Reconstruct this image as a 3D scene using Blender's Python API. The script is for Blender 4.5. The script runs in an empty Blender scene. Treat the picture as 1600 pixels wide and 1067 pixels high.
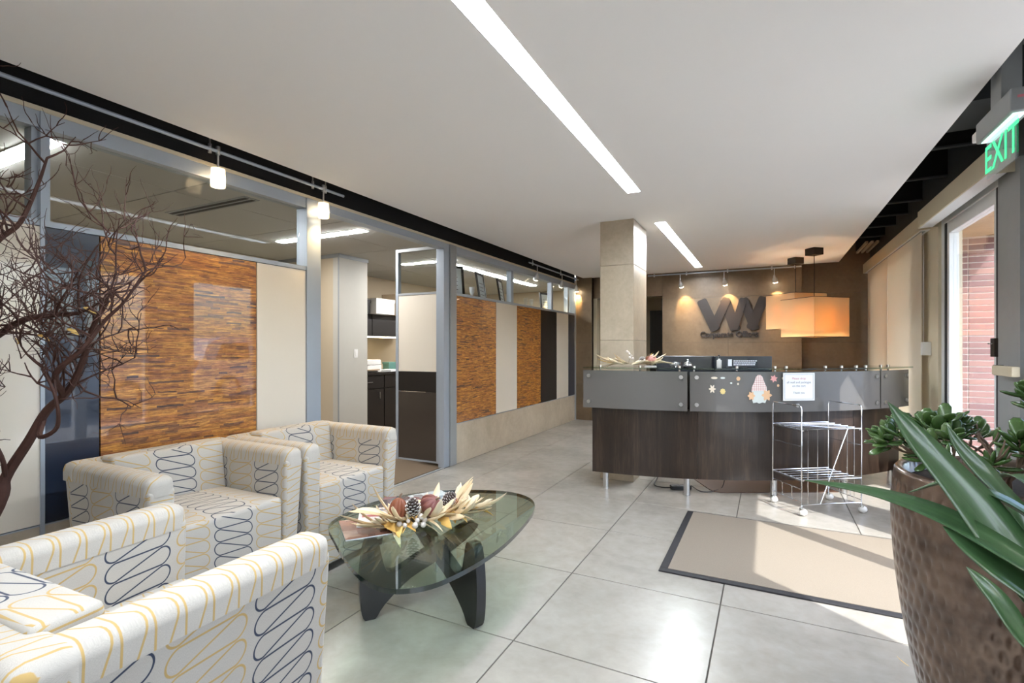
import bpy, bmesh, math, random
from mathutils import Vector, Matrix, Euler
random.seed(7)
R = math.radians
PI = math.pi
SC = bpy.context.scene
COL = SC.collection

# ------------------------------------------------------------------ camera, sky, sun, exposure
THETA = math.atan(400 / 787)
cam = bpy.data.cameras.new('camera'); cam_o = bpy.data.objects.new('camera', cam); COL.objects.link(cam_o)
cam.sensor_width = 36; cam.lens = 787 / 1600 * 36; cam.shift_y = 9.5 / 1600; cam.clip_start = 0.05
cam_o.location = (0, 0, 1.27); cam_o.rotation_euler = (R(90), 0, THETA)
SC.camera = cam_o
SC.view_settings.view_transform = 'Standard'; SC.view_settings.look = 'None'
SC.view_settings.gamma = 1.0; SC.view_settings.use_curve_mapping = False
SC.view_settings.exposure = 0.80
SC.cycles.max_bounces = 10; SC.cycles.diffuse_bounces = 6; SC.cycles.transparent_max_bounces = 24
SC.cycles.caustics_reflective = False; SC.cycles.caustics_refractive = False
SC.cycles.sample_clamp_indirect = 8
W = bpy.data.worlds.new('sky'); SC.world = W; W.use_nodes = True
wn = W.node_tree.nodes; wl = W.node_tree.links
sky = wn.new('ShaderNodeTexSky'); sky.sky_type = 'NISHITA'; sky.sun_disc = False
sky.sun_elevation = R(50); sky.sun_rotation = R(130); sky.air_density = 1.0; sky.dust_density = 2.0
wl.new(sky.outputs[0], wn['Background'].inputs[0]); wn['Background'].inputs[1].default_value = 0.56
SUN_DIR = Vector((-0.79 * math.cos(R(50)), 0.61 * math.cos(R(50)), -math.sin(R(50))))
sun = bpy.data.lights.new('sun', 'SUN'); sun.energy = 5.2; sun.angle = R(0.6); sun.color = (1.0, 0.97, 0.93)
sun_o = bpy.data.objects.new('sun', sun); COL.objects.link(sun_o)
sun_o.rotation_euler = SUN_DIR.to_track_quat('-Z', 'Y').to_euler(); sun_o.location = (6, -4, 9)

# ------------------------------------------------------------------ helpers
def link(o, parent=None):
    COL.objects.link(o)
    if parent is not None: o.parent = parent
    return o
def tag(o, label=None, cat=None, group=None, kind=None):
    if label: o['label'] = label
    if cat: o['category'] = cat
    if group: o['group'] = group
    if kind: o['kind'] = kind
    return o
def empty(name, loc=(0, 0, 0), rz=0, label=None, cat=None, group=None, kind=None):
    o = bpy.data.objects.new(name, None); link(o); o.location = loc; o.rotation_euler = (0, 0, rz)
    o.empty_display_size = 0.1
    return tag(o, label, cat, group, kind)
def copy_tree(o, parent=None):
    c = o.copy(); link(c, parent)
    for ch in list(o.children): copy_tree(ch, c)
    return c
def frame_of(d):
    d = Vector(d).normalized()
    a = Vector((0, 0, 1)) if abs(d.z) < 0.9 else Vector((1, 0, 0))
    x = d.cross(a).normalized(); y = d.cross(x).normalized()
    return x, y
class MB:
    def __init__(s): s.bm = bmesh.new()
    def box(s, lo, hi, bev=0, seg=2, top=None, bot=None):
        """axis box from lo to hi; top/bot = (dx, dy) shrink of the top/bottom corners"""
        c = [(lo[i] + hi[i]) / 2 for i in range(3)]; h = [(hi[i] - lo[i]) / 2 for i in range(3)]
        vs = []
        for z in (-1, 1):
            sh = (top if z > 0 else bot) or (0, 0)
            for x, y in ((-1, -1), (1, -1), (1, 1), (-1, 1)):
                vs.append(s.bm.verts.new((c[0] + x * (h[0] - sh[0]), c[1] + y * (h[1] - sh[1]), c[2] + z * h[2])))
        fs = [(3, 2, 1, 0), (4, 5, 6, 7), (0, 1, 5, 4), (1, 2, 6, 5), (2, 3, 7, 6), (3, 0, 4, 7)]
        nf = [s.bm.faces.new([vs[i] for i in f]) for f in fs]
        if bev:
            es = list({e for f in nf for e in f.edges})
            bmesh.ops.bevel(s.bm, geom=es, offset=bev, segments=seg, profile=0.5, affect='EDGES', clamp_overlap=True)
        return vs
    def tube(s, pts, r, n=8, cap=True, closed=False):
        pts = [Vector(p) for p in pts]; k = len(pts)
        rr = r if isinstance(r, (list, tuple)) else [r] * k
        rings = []; px = None
        for i, p in enumerate(pts):
            if closed: d = pts[(i + 1) % k] - pts[i - 1]
            else: d = pts[min(i + 1, k - 1)] - pts[max(i - 1, 0)]
            if d.length < 1e-9: d = Vector((0, 0, 1))
            d.normalize()
            if px is None: px, _ = frame_of(d)
            px = (px - d * px.dot(d))
            if px.length < 1e-6: px, _ = frame_of(d)
            px.normalize(); py = d.cross(px)
            rings.append([s.bm.verts.new(p + (px * math.cos(2 * PI * j / n) + py * math.sin(2 * PI * j / n)) * rr[i]) for j in range(n)])
        m = k if closed else k - 1
        for i in range(m):
            a, b = rings[i], rings[(i + 1) % k]
            for j in range(n): s.bm.faces.new((a[j], a[(j + 1) % n], b[(j + 1) % n], b[j]))
        if cap and not closed:
            s.bm.faces.new(rings[0][::-1]); s.bm.faces.new(rings[-1])
    def cyl(s, p0, p1, r, n=16, r1=None): s.tube([p0, p1], [r, r if r1 is None else r1], n)
    def lathe(s, prof, n=24, o=(0, 0, 0), fn=None, cap=True):
        rings = []
        for (r, z) in prof:
            ring = []
            for j in range(n):
                a = 2 * PI * j / n; q = fn(r, z, a) if fn else r
                ring.append(s.bm.verts.new((o[0] + q * math.cos(a), o[1] + q * math.sin(a), o[2] + z)))
            rings.append(ring)
        for a, b in zip(rings, rings[1:]):
            for j in range(n): s.bm.faces.new((a[j], a[(j + 1) % n], b[(j + 1) % n], b[j]))
        if cap:
            s.bm.faces.new(rings[0][::-1]); s.bm.faces.new(rings[-1])
    def ball(s, c, r, n=10, sc=(1, 1, 1)):
        m = Matrix.Translation(c) @ Matrix.Diagonal((r * sc[0], r * sc[1], r * sc[2], 1))
        bmesh.ops.create_uvsphere(s.bm, u_segments=n, v_segments=max(4, n * 2 // 3), radius=1, matrix=m)
    def prism(s, outline, z0, z1, edge_mat=None, tf=None):
        f = tf or (lambda x, y, z: (x, y, z))
        a = [s.bm.verts.new(f(x, y, z0)) for x, y in outline]; b = [s.bm.verts.new(f(x, y, z1)) for x, y in outline]
        n = len(outline); s.bm.faces.new(a[::-1]); s.bm.faces.new(b)
        for i in range(n):
            fc = s.bm.faces.new((a[i], a[(i + 1) % n], b[(i + 1) % n], b[i]))
            if edge_mat is not None: fc.material_index = edge_mat
    def arc(s, c, r0, r1, z0, z1, a0, a1, n):
        """solid curved slab between radii and angles (degrees)"""
        pr = None
        for i in range(n + 1):
            a = R(a0 + (a1 - a0) * i / n); ca, sa = math.cos(a), math.sin(a)
            q = [s.bm.verts.new((c[0] + r * ca, c[1] + r * sa, z)) for r, z in ((r0, z0), (r1, z0), (r1, z1), (r0, z1))]
            if pr:
                for j in range(4): s.bm.faces.new((pr[j], q[j], q[(j + 1) % 4], pr[(j + 1) % 4]))
            else: s.bm.faces.new(q)
            pr = q
        s.bm.faces.new(pr[::-1])
    def move(s, m):
        bmesh.ops.transform(s.bm, matrix=m, verts=s.bm.verts[:]); return s
    def build(s, name, mat, parent=None, smooth=False, loc=None, uv=None, rot=None, wn=False):
        bmesh.ops.recalc_face_normals(s.bm, faces=s.bm.faces[:])
        if uv:
            L = s.bm.loops.layers.uv.new('UVMap'); s.bm.normal_update()
            for f in s.bm.faces:
                for l in f.loops: l[L].uv = uv(l.vert.co, f.normal)
        me = bpy.data.meshes.new(name); s.bm.to_mesh(me); s.bm.free()
        for m in (mat if isinstance(mat, (list, tuple)) else [mat]): me.materials.append(m)
        if smooth:
            me.polygons.foreach_set('use_smooth', [True] * len(me.polygons))
            if smooth != 'all': me.set_sharp_from_angle(angle=R(smooth if smooth is not True else 40))
        o = bpy.data.objects.new(name, me); link(o, parent)
        if wn: m_ = o.modifiers.new('weighted', 'WEIGHTED_NORMAL'); m_.keep_sharp = True
        if loc is not None: o.location = loc
        if rot is not None: o.rotation_euler = rot
        return o
def part(name, mat, parent, lo, hi, bev=0, seg=2, smooth=False, **k):
    b = MB(); b.box(lo, hi, bev, seg, **k); return b.build(name, mat, parent, smooth=smooth or (40 if bev >= 0.004 else False), wn=bev >= 0.004)
def struct(o): o['kind'] = 'structure'; return o
def text(name, body, size, mat, parent, mtx, depth=0.002, offset=0.0, align='CENTER'):
    c = bpy.data.curves.new(name, 'FONT'); c.body = body; c.size = size; c.extrude = depth; c.offset = offset
    c.align_x = align; c.align_y = 'CENTER'; c.materials.append(mat)
    t = bpy.data.objects.new(name, c); COL.objects.link(t); bpy.context.view_layer.update()
    me = bpy.data.meshes.new_from_object(t.evaluated_get(bpy.context.evaluated_depsgraph_get())); bpy.data.objects.remove(t)
    o = bpy.data.objects.new(name, me); link(o, parent); o.matrix_local = mtx; return o
def smooth_closed(pts, k=6):
    out = []; n = len(pts)
    for i in range(n):
        p0, p1, p2, p3 = (Vector(pts[(i + j - 1) % n]) for j in range(4))
        for q in range(k):
            t = q / k
            out.append(0.5 * ((2 * p1) + (p2 - p0) * t + (2 * p0 - 5 * p1 + 4 * p2 - p3) * t * t + (3 * p1 - p0 - 3 * p2 + p3) * t ** 3))
    return [tuple(p) for p in out]
def smooth_open(pts, k=5):
    out = []; P = [Vector(p) for p in pts]; P = [2 * P[0] - P[1]] + P + [2 * P[-1] - P[-2]]
    for i in range(1, len(P) - 2):
        p0, p1, p2, p3 = P[i - 1:i + 3]
        for q in range(k):
            t = q / k
            out.append(0.5 * ((2 * p1) + (p2 - p0) * t + (2 * p0 - 5 * p1 + 4 * p2 - p3) * t * t + (3 * p1 - p0 - 3 * p2 + p3) * t ** 3))
    out.append(P[-2]); return out

# ------------------------------------------------------------------ materials
def C(r, g, b):  # sRGB 0-255 -> linear
    f = lambda v: (v / 255) / 12.92 if v / 255 <= 0.04045 else ((v / 255 + 0.055) / 1.055) ** 2.4
    return (f(r), f(g), f(b), 1)
class NT:
    def __init__(s, name):
        s.m = bpy.data.materials.new(name); s.m.use_nodes = True; s.t = s.m.node_tree
        s.b = s.t.nodes['Principled BSDF']; s.out = s.t.nodes['Material Output']
    def n(s, typ, **kw):
        x = s.t.nodes.new('ShaderNode' + typ)
        for k, v in kw.items(): setattr(x, k, v)
        return x
    def l(s, a, b): s.t.links.new(a, b)
    def put(s, sock, v):
        if hasattr(v, 'is_linked') or isinstance(v, bpy.types.NodeSocket): s.l(v, sock)
        else: sock.default_value = v
    def M(s, op, *a):
        x = s.n('Math', operation=op)
        for i, v in enumerate(a): s.put(x.inputs[i], v)
        return x.outputs[0]
    def mix(s, f, a, b):
        x = s.n('Mix', data_type='RGBA')
        s.put(x.inputs[0], f); s.put(x.inputs[6], a); s.put(x.inputs[7], b); return x.outputs[2]
    def coord(s, kind='Object', scale=(1, 1, 1)):
        if kind == 'World': src = s.n('NewGeometry').outputs['Position']
        else: src = s.n('TexCoord').outputs[kind]
        mp = s.n('Mapping'); mp.inputs['Scale'].default_value = scale; s.l(src, mp.inputs[0]); return mp.outputs[0]
    def noise(s, vec, scale, detail=4, rough=0.55, dist=0):
        x = s.n('TexNoise'); s.l(vec, x.inputs['Vector']); x.inputs['Scale'].default_value = scale
        x.inputs['Detail'].default_value = detail; x.inputs['Roughness'].default_value = rough; x.inputs['Distortion'].default_value = dist
        return x.outputs[0]
    def ramp(s, f, stops, interp='LINEAR'):
        x = s.n('ValToRGB'); s.l(f, x.inputs[0]); cr = x.color_ramp; cr.interpolation = interp
        while len(cr.elements) < len(stops): cr.elements.new(0.5)
        for e, (p, c) in zip(cr.elements, stops): e.position = p; e.color = c
        return x.outputs[0]
    def bump(s, h, strength=0.2, dist=0.01):
        x = s.n('Bump'); s.l(h, x.inputs['Height']); x.inputs['Strength'].default_value = strength; x.inputs['Distance'].default_value = dist
        s.l(x.outputs[0], s.b.inputs['Normal'])
    def set(s, **k):
        for a, v in k.items():
            nm = {'color': 'Base Color', 'rough': 'Roughness', 'metal': 'Metallic', 'coat': 'Coat Weight', 'coatr': 'Coat Roughness', 'spec': 'Specular IOR Level',
                  'ec': 'Emission Color', 'es': 'Emission Strength', 'alpha': 'Alpha', 'trans': 'Transmission Weight', 'sheen': 'Sheen Weight', 'ior': 'IOR', 'sss': 'Subsurface Weight'}[a]
            s.put(s.b.inputs[nm], v)
        return s
def plain(name, col, rough=0.5, metal=0, coat=0, var=0.06, scale=14, bump=0.0, bscale=120, **k):
    """plain surface with slight tonal variation"""
    t = NT(name); v = t.coord('Object'); f = t.noise(v, scale, 3)
    a = tuple(c * (1 - var) for c in col[:3]) + (1,); b = tuple(min(1, c * (1 + var)) for c in col[:3]) + (1,)
    t.set(color=t.mix(f, a, b), rough=rough, metal=metal, coat=coat, **k)
    if bump: t.bump(t.noise(v, bscale, 2), bump, 0.004)
    return t.m
def stone(name, c1, c2, scale=2.2, rough=0.4, spec=0.5):
    t = NT(name); v = t.coord('World'); f = t.noise(v, scale, 8, 0.62, 0.6); g = t.noise(v, scale * 9, 5, 0.6, 0.3)
    f2 = t.M('ADD', t.M('MULTIPLY', f, 0.7), t.M('MULTIPLY', g, 0.3))
    oi = t.n('ObjectInfo').outputs['Random']
    f3 = t.M('ADD', f2, t.M('MULTIPLY', t.M('SUBTRACT', oi, 0.5), 0.06))
    t.set(color=t.ramp(f3, [(0.3, c1), (0.7, c2)]), rough=rough, spec=spec); t.bump(g, 0.03, 0.004); return t.m
def thin_glass(name, tint=(1, 1, 1, 1), refl=1.0, rough=0.0):
    t = NT(name); lw = t.n('LayerWeight'); lw.inputs[0].default_value = 0.5
    f = t.M('ADD', 0.04, t.M('MULTIPLY', 0.96, t.M('POWER', lw.outputs['Facing'], 5)))
    f = t.M('MULTIPLY', f, refl)
    tr = t.n('BsdfTransparent'); tr.inputs[0].default_value = tint
    gl = t.n('BsdfGlossy'); gl.inputs['Roughness'].default_value = rough
    mx = t.n('MixShader'); t.l(f, mx.inputs[0]); t.l(tr.outputs[0], mx.inputs[1]); t.l(gl.outputs[0], mx.inputs[2])
    t.l(mx.outputs[0], t.out.inputs[0]); return t.m
def emit(name, col, strength):
    t = NT(name); t.set(color=col, ec=col, es=strength, rough=0.5); return t.m
def strips(name):
    """veneer panel: fine stacked strips of amber, brown and plum under clear resin"""
    t = NT(name); sp = t.n('SeparateXYZ'); t.l(t.n('TexCoord').outputs['Object'], sp.inputs[0]); y, z = sp.outputs[1], sp.outputs[2]
    cb0 = t.n('CombineXYZ'); t.l(y, cb0.inputs[1]); t.l(z, cb0.inputs[2])
    wob = t.noise(cb0.outputs[0], 7, 3)
    zz = t.M('ADD', z, t.M('MULTIPLY', wob, 0.02))
    row = t.M('FLOOR', t.M('DIVIDE', zz, 0.0115))
    w1 = t.n('TexWhiteNoise', noise_dimensions='1D'); t.l(row, w1.inputs['W'])
    cell = t.M('FLOOR', t.M('ADD', t.M('DIVIDE', y, t.M('ADD', 0.05, t.M('MULTIPLY', w1.outputs[0], 0.2))), t.M('MULTIPLY', w1.outputs[0], 31.7)))
    cb = t.n('CombineXYZ'); t.l(row, cb.inputs[0]); t.l(cell, cb.inputs[1])
    w2 = t.n('TexWhiteNoise', noise_dimensions='2D'); t.l(cb.outputs[0], w2.inputs['Vector'])
    base = t.ramp(w2.outputs[0], [(0.0, C(84, 62, 62)), (0.05, C(132, 92, 66)), (0.2, C(170, 112, 60)), (0.5, C(188, 132, 66)), (0.8, C(200, 148, 78)), (0.95, C(176, 116, 70)), (1.0, C(128, 90, 80))])
    st = t.noise(t.coord('Object', (1, 7, 190)), 1.0, 8, 0.82, 0.25)
    st2 = t.noise(t.coord('Object', (1, 14, 60)), 1.0, 4, 0.7)
    dark = t.ramp(st, [(0.38, (0.14, 0.11, 0.12, 1)), (0.45, (0.62, 0.5, 0.44, 1)), (0.53, (1.05, 0.98, 0.85, 1)), (0.62, (1.6, 1.62, 1.15, 1))])
    mm = t.n('Mix', data_type='RGBA', blend_type='MULTIPLY'); mm.inputs[0].default_value = 1; t.l(base, mm.inputs[6]); t.l(dark, mm.inputs[7])
    d2 = t.ramp(st2, [(0.35, (0.5, 0.45, 0.45, 1)), (0.6, (1.15, 1.15, 1.05, 1))])
    m2 = t.n('Mix', data_type='RGBA', blend_type='MULTIPLY'); m2.inputs[0].default_value = 0.8; t.l(mm.outputs[2], m2.inputs[6]); t.l(d2, m2.inputs[7])
    t.set(color=m2.outputs[2], rough=0.45, coat=1.0, coatr=0.015); return t.m
def fabric(name):
    t = NT(name); uv = t.n('UVMap'); sp = t.n('SeparateXYZ'); t.l(uv.outputs[0], sp.inputs[0]); U, V = sp.outputs[0], sp.outputs[1]
    Wd, p, r, a, k = 0.205, 0.060, 0.0272, 0.064, 0.24
    col = t.M('FLOOR', t.M('DIVIDE', U, Wd)); lx = t.M('SUBTRACT', U, t.M('MULTIPLY', t.M('ADD', col, 0.5), Wd))
    par = t.M('FLOORED_MODULO', col, 2.0)
    vs = t.M('ADD', t.M('SUBTRACT', V, t.M('MULTIPLY', lx, k)), t.M('MULTIPLY', col, 0.021))
    wr = lambda q: t.M('WRAP', q, p / 2, -p / 2)
    f1 = t.M('MULTIPLY', t.M('ADD', lx, a), (p / 2 - 2 * r) / (2 * a))
    d1 = t.M('ABSOLUTE', wr(t.M('SUBTRACT', vs, t.M('ADD', f1, r))))
    f2 = t.M('MULTIPLY', t.M('SUBTRACT', a, lx), (p / 2 - 2 * r) / (2 * a))
    d2 = t.M('ABSOLUTE', wr(t.M('SUBTRACT', vs, t.M('ADD', f2, p / 2 + r))))
    dm = t.M('MULTIPLY', t.M('MINIMUM', d1, d2), 0.95)
    def arc(dx, q): return t.M('ABSOLUTE', t.M('SUBTRACT', t.M('SQRT', t.M('ADD', t.M('POWER', t.M('ABSOLUTE', dx), 2.0), t.M('POWER', t.M('ABSOLUTE', wr(q)), 2.0))), r))
    dl = arc(t.M('ADD', lx, a), vs); dr = arc(t.M('SUBTRACT', lx, a), t.M('SUBTRACT', vs, p / 2))
    isl = t.M('LESS_THAN', lx, -a); isr = t.M('GREATER_THAN', lx, a)
    mid = t.M('SUBTRACT', t.M('SUBTRACT', 1.0, isl), isr)
    d = t.M('ADD', t.M('ADD', t.M('MULTIPLY', isl, dl), t.M('MULTIPLY', isr, dr)), t.M('MULTIPLY', mid, dm))
    mr = t.n('MapRange', interpolation_type='SMOOTHSTEP'); t.l(d, mr.inputs[0])
    mr.inputs[1].default_value = 0.0016; mr.inputs[2].default_value = 0.0030; mr.inputs[3].default_value = 1; mr.inputs[4].default_value = 0
    thread = t.mix(par, C(58, 66, 84), C(186, 158, 104))
    wv = t.noise(t.coord('UV', (1400, 260, 1)), 1.0, 2, 0.5); wv2 = t.noise(t.coord('UV', (5, 5, 1)), 1.0, 3)
    base = t.mix(t.M('ADD', t.M('MULTIPLY', wv, 0.7), t.M('MULTIPLY', wv2, 0.3)), C(158, 153, 145), C(206, 202, 194))
    t.set(color=t.mix(mr.outputs[0], base, thread), rough=0.95, spec=0.1, sheen=0.15)
    t.bump(t.M('ADD', wv, t.M('MULTIPLY', mr.outputs[0], 0.5)), 0.25, 0.001); return t.m
def wood(name, c1, c2, c3, axis='z', rough=0.35):
    t = NT(name); sc = {'z': (16, 16, 1.0), 'x': (1.0, 16, 16)}[axis]
    f = t.noise(t.coord('Object', sc), 1.0, 5, 0.6, 0.4); g = t.noise(t.coord('Object', tuple(q * 6 for q in sc)), 1.5, 3, 0.6)
    h = t.M('ADD', t.M('MULTIPLY', f, 0.65), t.M('MULTIPLY', g, 0.35))
    t.set(color=t.ramp(h, [(0.3, c1), (0.5, c2), (0.68, c3)]), rough=rough, coat=0.25, coatr=0.15); t.bump(g, 0.06, 0.002); return t.m
def brushed(name, col, rough=0.32, axis=(1, 1, 60)):
    t = NT(name); f = t.noise(t.coord('Object', axis), 8, 2)
    t.set(color=col, metal=1.0, rough=t.M('ADD', rough - 0.08, t.M('MULTIPLY', f, 0.16))); return t.m
def printed(name, cols, scale, seed):
    t = NT(name); v = t.coord('Object'); mp = t.n('Mapping'); t.l(v, mp.inputs[0]); mp.inputs['Location'].default_value = (seed, seed * 2.3, 0)
    x = t.n('TexVoronoi', feature='F1', distance='CHEBYCHEV'); t.l(mp.outputs[0], x.inputs['Vector']); x.inputs['Scale'].default_value = scale
    sp = t.n('SeparateColor'); t.l(x.outputs['Color'], sp.inputs[0])
    n = t.noise(mp.outputs[0], scale * 2.5, 4)
    t.set(color=t.ramp(t.M('ADD', t.M('MULTIPLY', sp.outputs[0], 0.75), t.M('MULTIPLY', n, 0.25)), [(i / (len(cols) - 1), c) for i, c in enumerate(cols)]), rough=0.25, coat=0.3); return t.m
def leafy(name, c1, c2, rough=0.35, trans=0.0):
    t = NT(name); f = t.noise(t.coord('Object'), 30, 3); oi = t.n('ObjectInfo').outputs['Random']
    t.set(color=t.mix(t.M('ADD', t.M('MULTIPLY', f, 0.5), t.M('MULTIPLY', oi, 0.5)), c1, c2), rough=rough); return t.m

m_tile = stone('limestone_tile', C(138, 134, 127), C(170, 166, 159), 1.6, 0.26, 0.5)
m_grout = plain('grout', C(78, 74, 68), 0.9)
m_white = plain('ceiling_paint', C(243, 244, 246), 0.9, var=0.008, scale=3)
m_wallpaint = plain('wall_paint', C(222, 218, 210), 0.85, var=0.015, scale=3)
m_black = plain('black_paint', C(14, 14, 16), 0.8)
m_blackgrey = plain('charcoal_paint', C(62, 66, 68), 0.7)
m_travertine = stone('beige_stone', C(96, 79, 59), C(124, 104, 81), 2.6, 0.45)
m_basestone = stone('base_stone', C(166, 153, 132), C(198, 186, 167), 2.8, 0.35)
m_alu = plain('satin_aluminium', C(168, 178, 190), 0.42, 0.35, var=0.02)
m_alu2 = plain('grey_anodised', C(150, 154, 156), 0.45, 0.15)
m_white_alu = plain('white_frame', C(228, 232, 236), 0.35, var=0.01)
m_gasket = plain('black_gasket', C(18, 20, 28), 0.6)
m_cream = plain('cream_glass', C(228, 220, 206), 0.3, coat=1.0, var=0.01, coatr=0.02)
m_navy = plain('navy_glass', C(30, 42, 62), 0.3, coat=1.0, var=0.04, coatr=0.02)
m_dark = plain('dark_brown_glass', C(56, 50, 46), 0.3, coat=1.0, coatr=0.02)
m_strips = strips('strip_veneer')
m_glass = thin_glass('clear_glass', (0.95, 0.975, 0.97, 1), 0.55)
m_wglass = thin_glass('window_glass', (0.98, 0.99, 0.99, 1), 0.8)
m_tglass = thin_glass('green_table_glass', (0.77, 0.86, 0.79, 1), 1.1)
m_tedge = plain('glass_edge', C(22, 40, 38), 0.08, coat=1.0)
m_fabric = fabric('squiggle_fabric')
m_lacquer = plain('black_lacquer', C(14, 14, 15), 0.3, coat=0.35, var=0.1)
m_walnut = wood('walnut_laminate', C(24, 18, 15), C(41, 31, 25), C(68, 53, 43), rough=0.28)
m_greyglass = plain('grey_back_painted_glass', C(92, 90, 88), 0.32, coat=0.8, var=0.02, coatr=0.04)
m_chrome = plain('chrome', C(225, 228, 232), 0.12, 1.0, var=0.01)
m_steel = brushed('brushed_steel', C(205, 205, 205), 0.3, (60, 60, 1))
m_darkmetal = plain('bronze_metal', C(48, 40, 34), 0.5, 0.4)
m_carpet = plain('office_carpet', C(112, 96, 78), 1.0, var=0.25, scale=160, bump=0.4, bscale=300)
m_officeceil = plain('acoustic_tile', C(196, 197, 194), 0.95, var=0.03, scale=60)
m_officewall = plain('office_wall', C(190, 176, 152), 0.8, var=0.02)
m_partition = plain('partition_grey', C(186, 184, 176), 0.7, var=0.02)
m_espresso = plain('espresso_laminate', C(28, 24, 22), 0.4)
m_valance = plain('cream_valance', C(206, 196, 172), 0.6, var=0.02)
m_paper = plain('white_paper', C(240, 244, 250), 0.8, var=0.005)
m_ink = plain('grey_ink', C(120, 120, 130), 0.8)
m_redink = plain('rose_ink', C(200, 120, 130), 0.8)
m_light = emit('slot_diffuser', (0.90, 0.95, 1.0, 1), 42.0); m_light2 = emit('slot_diffuser_far', (0.92, 0.96, 1.0, 1), 64.0)
m_olight = emit('office_tube', (1, 0.98, 0.96, 1), 62.0)
m_warmled = emit('warm_led', (1, 0.84, 0.58, 1), 9.0)
m_bulb = emit('halogen_face', (1, 0.86, 0.62, 1), 25.0)
m_exit = emit('exit_green', (0.04, 0.62, 0.24, 1), 0.9)
m_exitglow = emit('exit_lamp', (0.75, 1, 0.9, 1), 0.5)
m_husk = leafy('corn_husk', C(206, 178, 130), C(242, 230, 204), 0.8)
m_goldleaf = leafy('gold_leaf', C(200, 146, 60), C(234, 204, 126), 0.7)
m_paleleaf = leafy('pale_leaf', C(220, 198, 156), C(246, 236, 214), 0.75)
m_plum = plain('plum_gourd', C(120, 70, 66), 0.45, var=0.25, scale=25)
m_rust = plain('rust_gourd', C(128, 72, 48), 0.5, var=0.25, scale=25)
m_berry = plain('pearl_berry', C(214, 206, 200), 0.3, coat=0.4)
m_berry2 = plain('russet_berry', C(150, 92, 60), 0.4)
m_cone = plain('pine_cone_scale', C(70, 56, 52), 0.8, var=0.4, scale=70)
m_conetip = plain('frosted_tip', C(206, 204, 204), 0.8)
m_rose = plain('dusty_rose', C(196, 142, 136), 0.8, var=0.12)
m_bark = plain('red_bark', C(66, 38, 30), 0.75, var=0.35, scale=40, bump=0.3)
m_bark2 = plain('jade_stem', C(112, 92, 76), 0.8, var=0.2, scale=40)
m_jade = leafy('jade_leaf', C(32, 62, 26), C(84, 114, 60), 0.25)
m_soil = plain('soil', C(46, 36, 28), 1.0, var=0.4, scale=60, bump=0.6)
m_mat = plain('entrance_mat_weave', C(130, 121, 109), 0.98, var=0.16, scale=220, bump=0.3, bscale=260)
m_rubber = plain('black_rubber', C(36, 36, 40), 0.7, var=0.1)
m_brownlogo = plain('bronze_letter', C(38, 26, 19), 0.5, 0.0)
m_concrete = plain('concrete', C(176, 172, 166), 0.9, var=0.08, scale=3)
m_asphalt = plain('asphalt', C(92, 92, 94), 0.95, var=0.1, scale=30)
m_mortar = plain('mortar', C(232, 224, 218), 0.9)
def brick_mat():
    t = NT('clay_brick'); oi = t.n('ObjectInfo').outputs['Random']; f = t.noise(t.coord('World'), 30, 4)
    t.set(color=t.ramp(t.M('ADD', t.M('MULTIPLY', oi, 0.7), t.M('MULTIPLY', f, 0.3)), [(0.1, C(122, 96, 98)), (0.5, C(146, 114, 112)), (0.9, C(160, 126, 118))]), rough=0.9); return t.m
m_brick = brick_mat()
m_screenback = plain('monitor_shell', C(34, 38, 46), 0.35, coat=0.3)
m_plastic_w = plain('white_plastic', C(232, 232, 230), 0.4, var=0.01)
m_plastic_b = plain('black_plastic', C(22, 22, 24), 0.45)
m_acrylic = thin_glass('clear_acrylic', (0.9, 0.94, 0.97, 1), 1.4)
def frost_mat(name, col, tr=0.6):
    t = NT(name); d = t.n('BsdfDiffuse'); d.inputs[0].default_value = col; q = t.n('BsdfTranslucent'); q.inputs[0].default_value = col
    mx = t.n('MixShader'); mx.inputs[0].default_value = tr; t.l(d.outputs[0], mx.inputs[1]); t.l(q.outputs[0], mx.inputs[2]); t.l(mx.outputs[0], t.out.inputs[0]); return t.m
m_frost = frost_mat('frosted_glass', (0.85, 0.82, 0.78, 1))
m_shade_cloth = frost_mat('roller_cloth', C(236, 228, 212), 0.36)
m_lampcloth = frost_mat('lamp_cloth', C(240, 206, 150), 0.5)
def sheer_mat():
    t = NT('sheer_cloth'); d = t.n('BsdfDiffuse'); d.inputs[0].default_value = C(240, 222, 186); q = t.n('BsdfTranslucent'); q.inputs[0].default_value = C(240, 216, 170); tr = t.n('BsdfTransparent')
    mx = t.n('MixShader'); mx.inputs[0].default_value = 0.5; t.l(d.outputs[0], mx.inputs[1]); t.l(q.outputs[0], mx.inputs[2])
    m2 = t.n('MixShader'); m2.inputs[0].default_value = 0.5; t.l(mx.outputs[0], m2.inputs[1]); t.l(tr.outputs[0], m2.inputs[2]); t.l(m2.outputs[0], t.out.inputs[0]); return t.m
m_sheer = sheer_mat()

# ------------------------------------------------------------------ dimensions of the room
XL, XR = -3.035, 1.30          # left partition face, window wall face
CZ = 2.49                      # lobby ceiling
YS, YB = -1.6, 8.6             # wall behind the camera, logo wall

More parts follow.
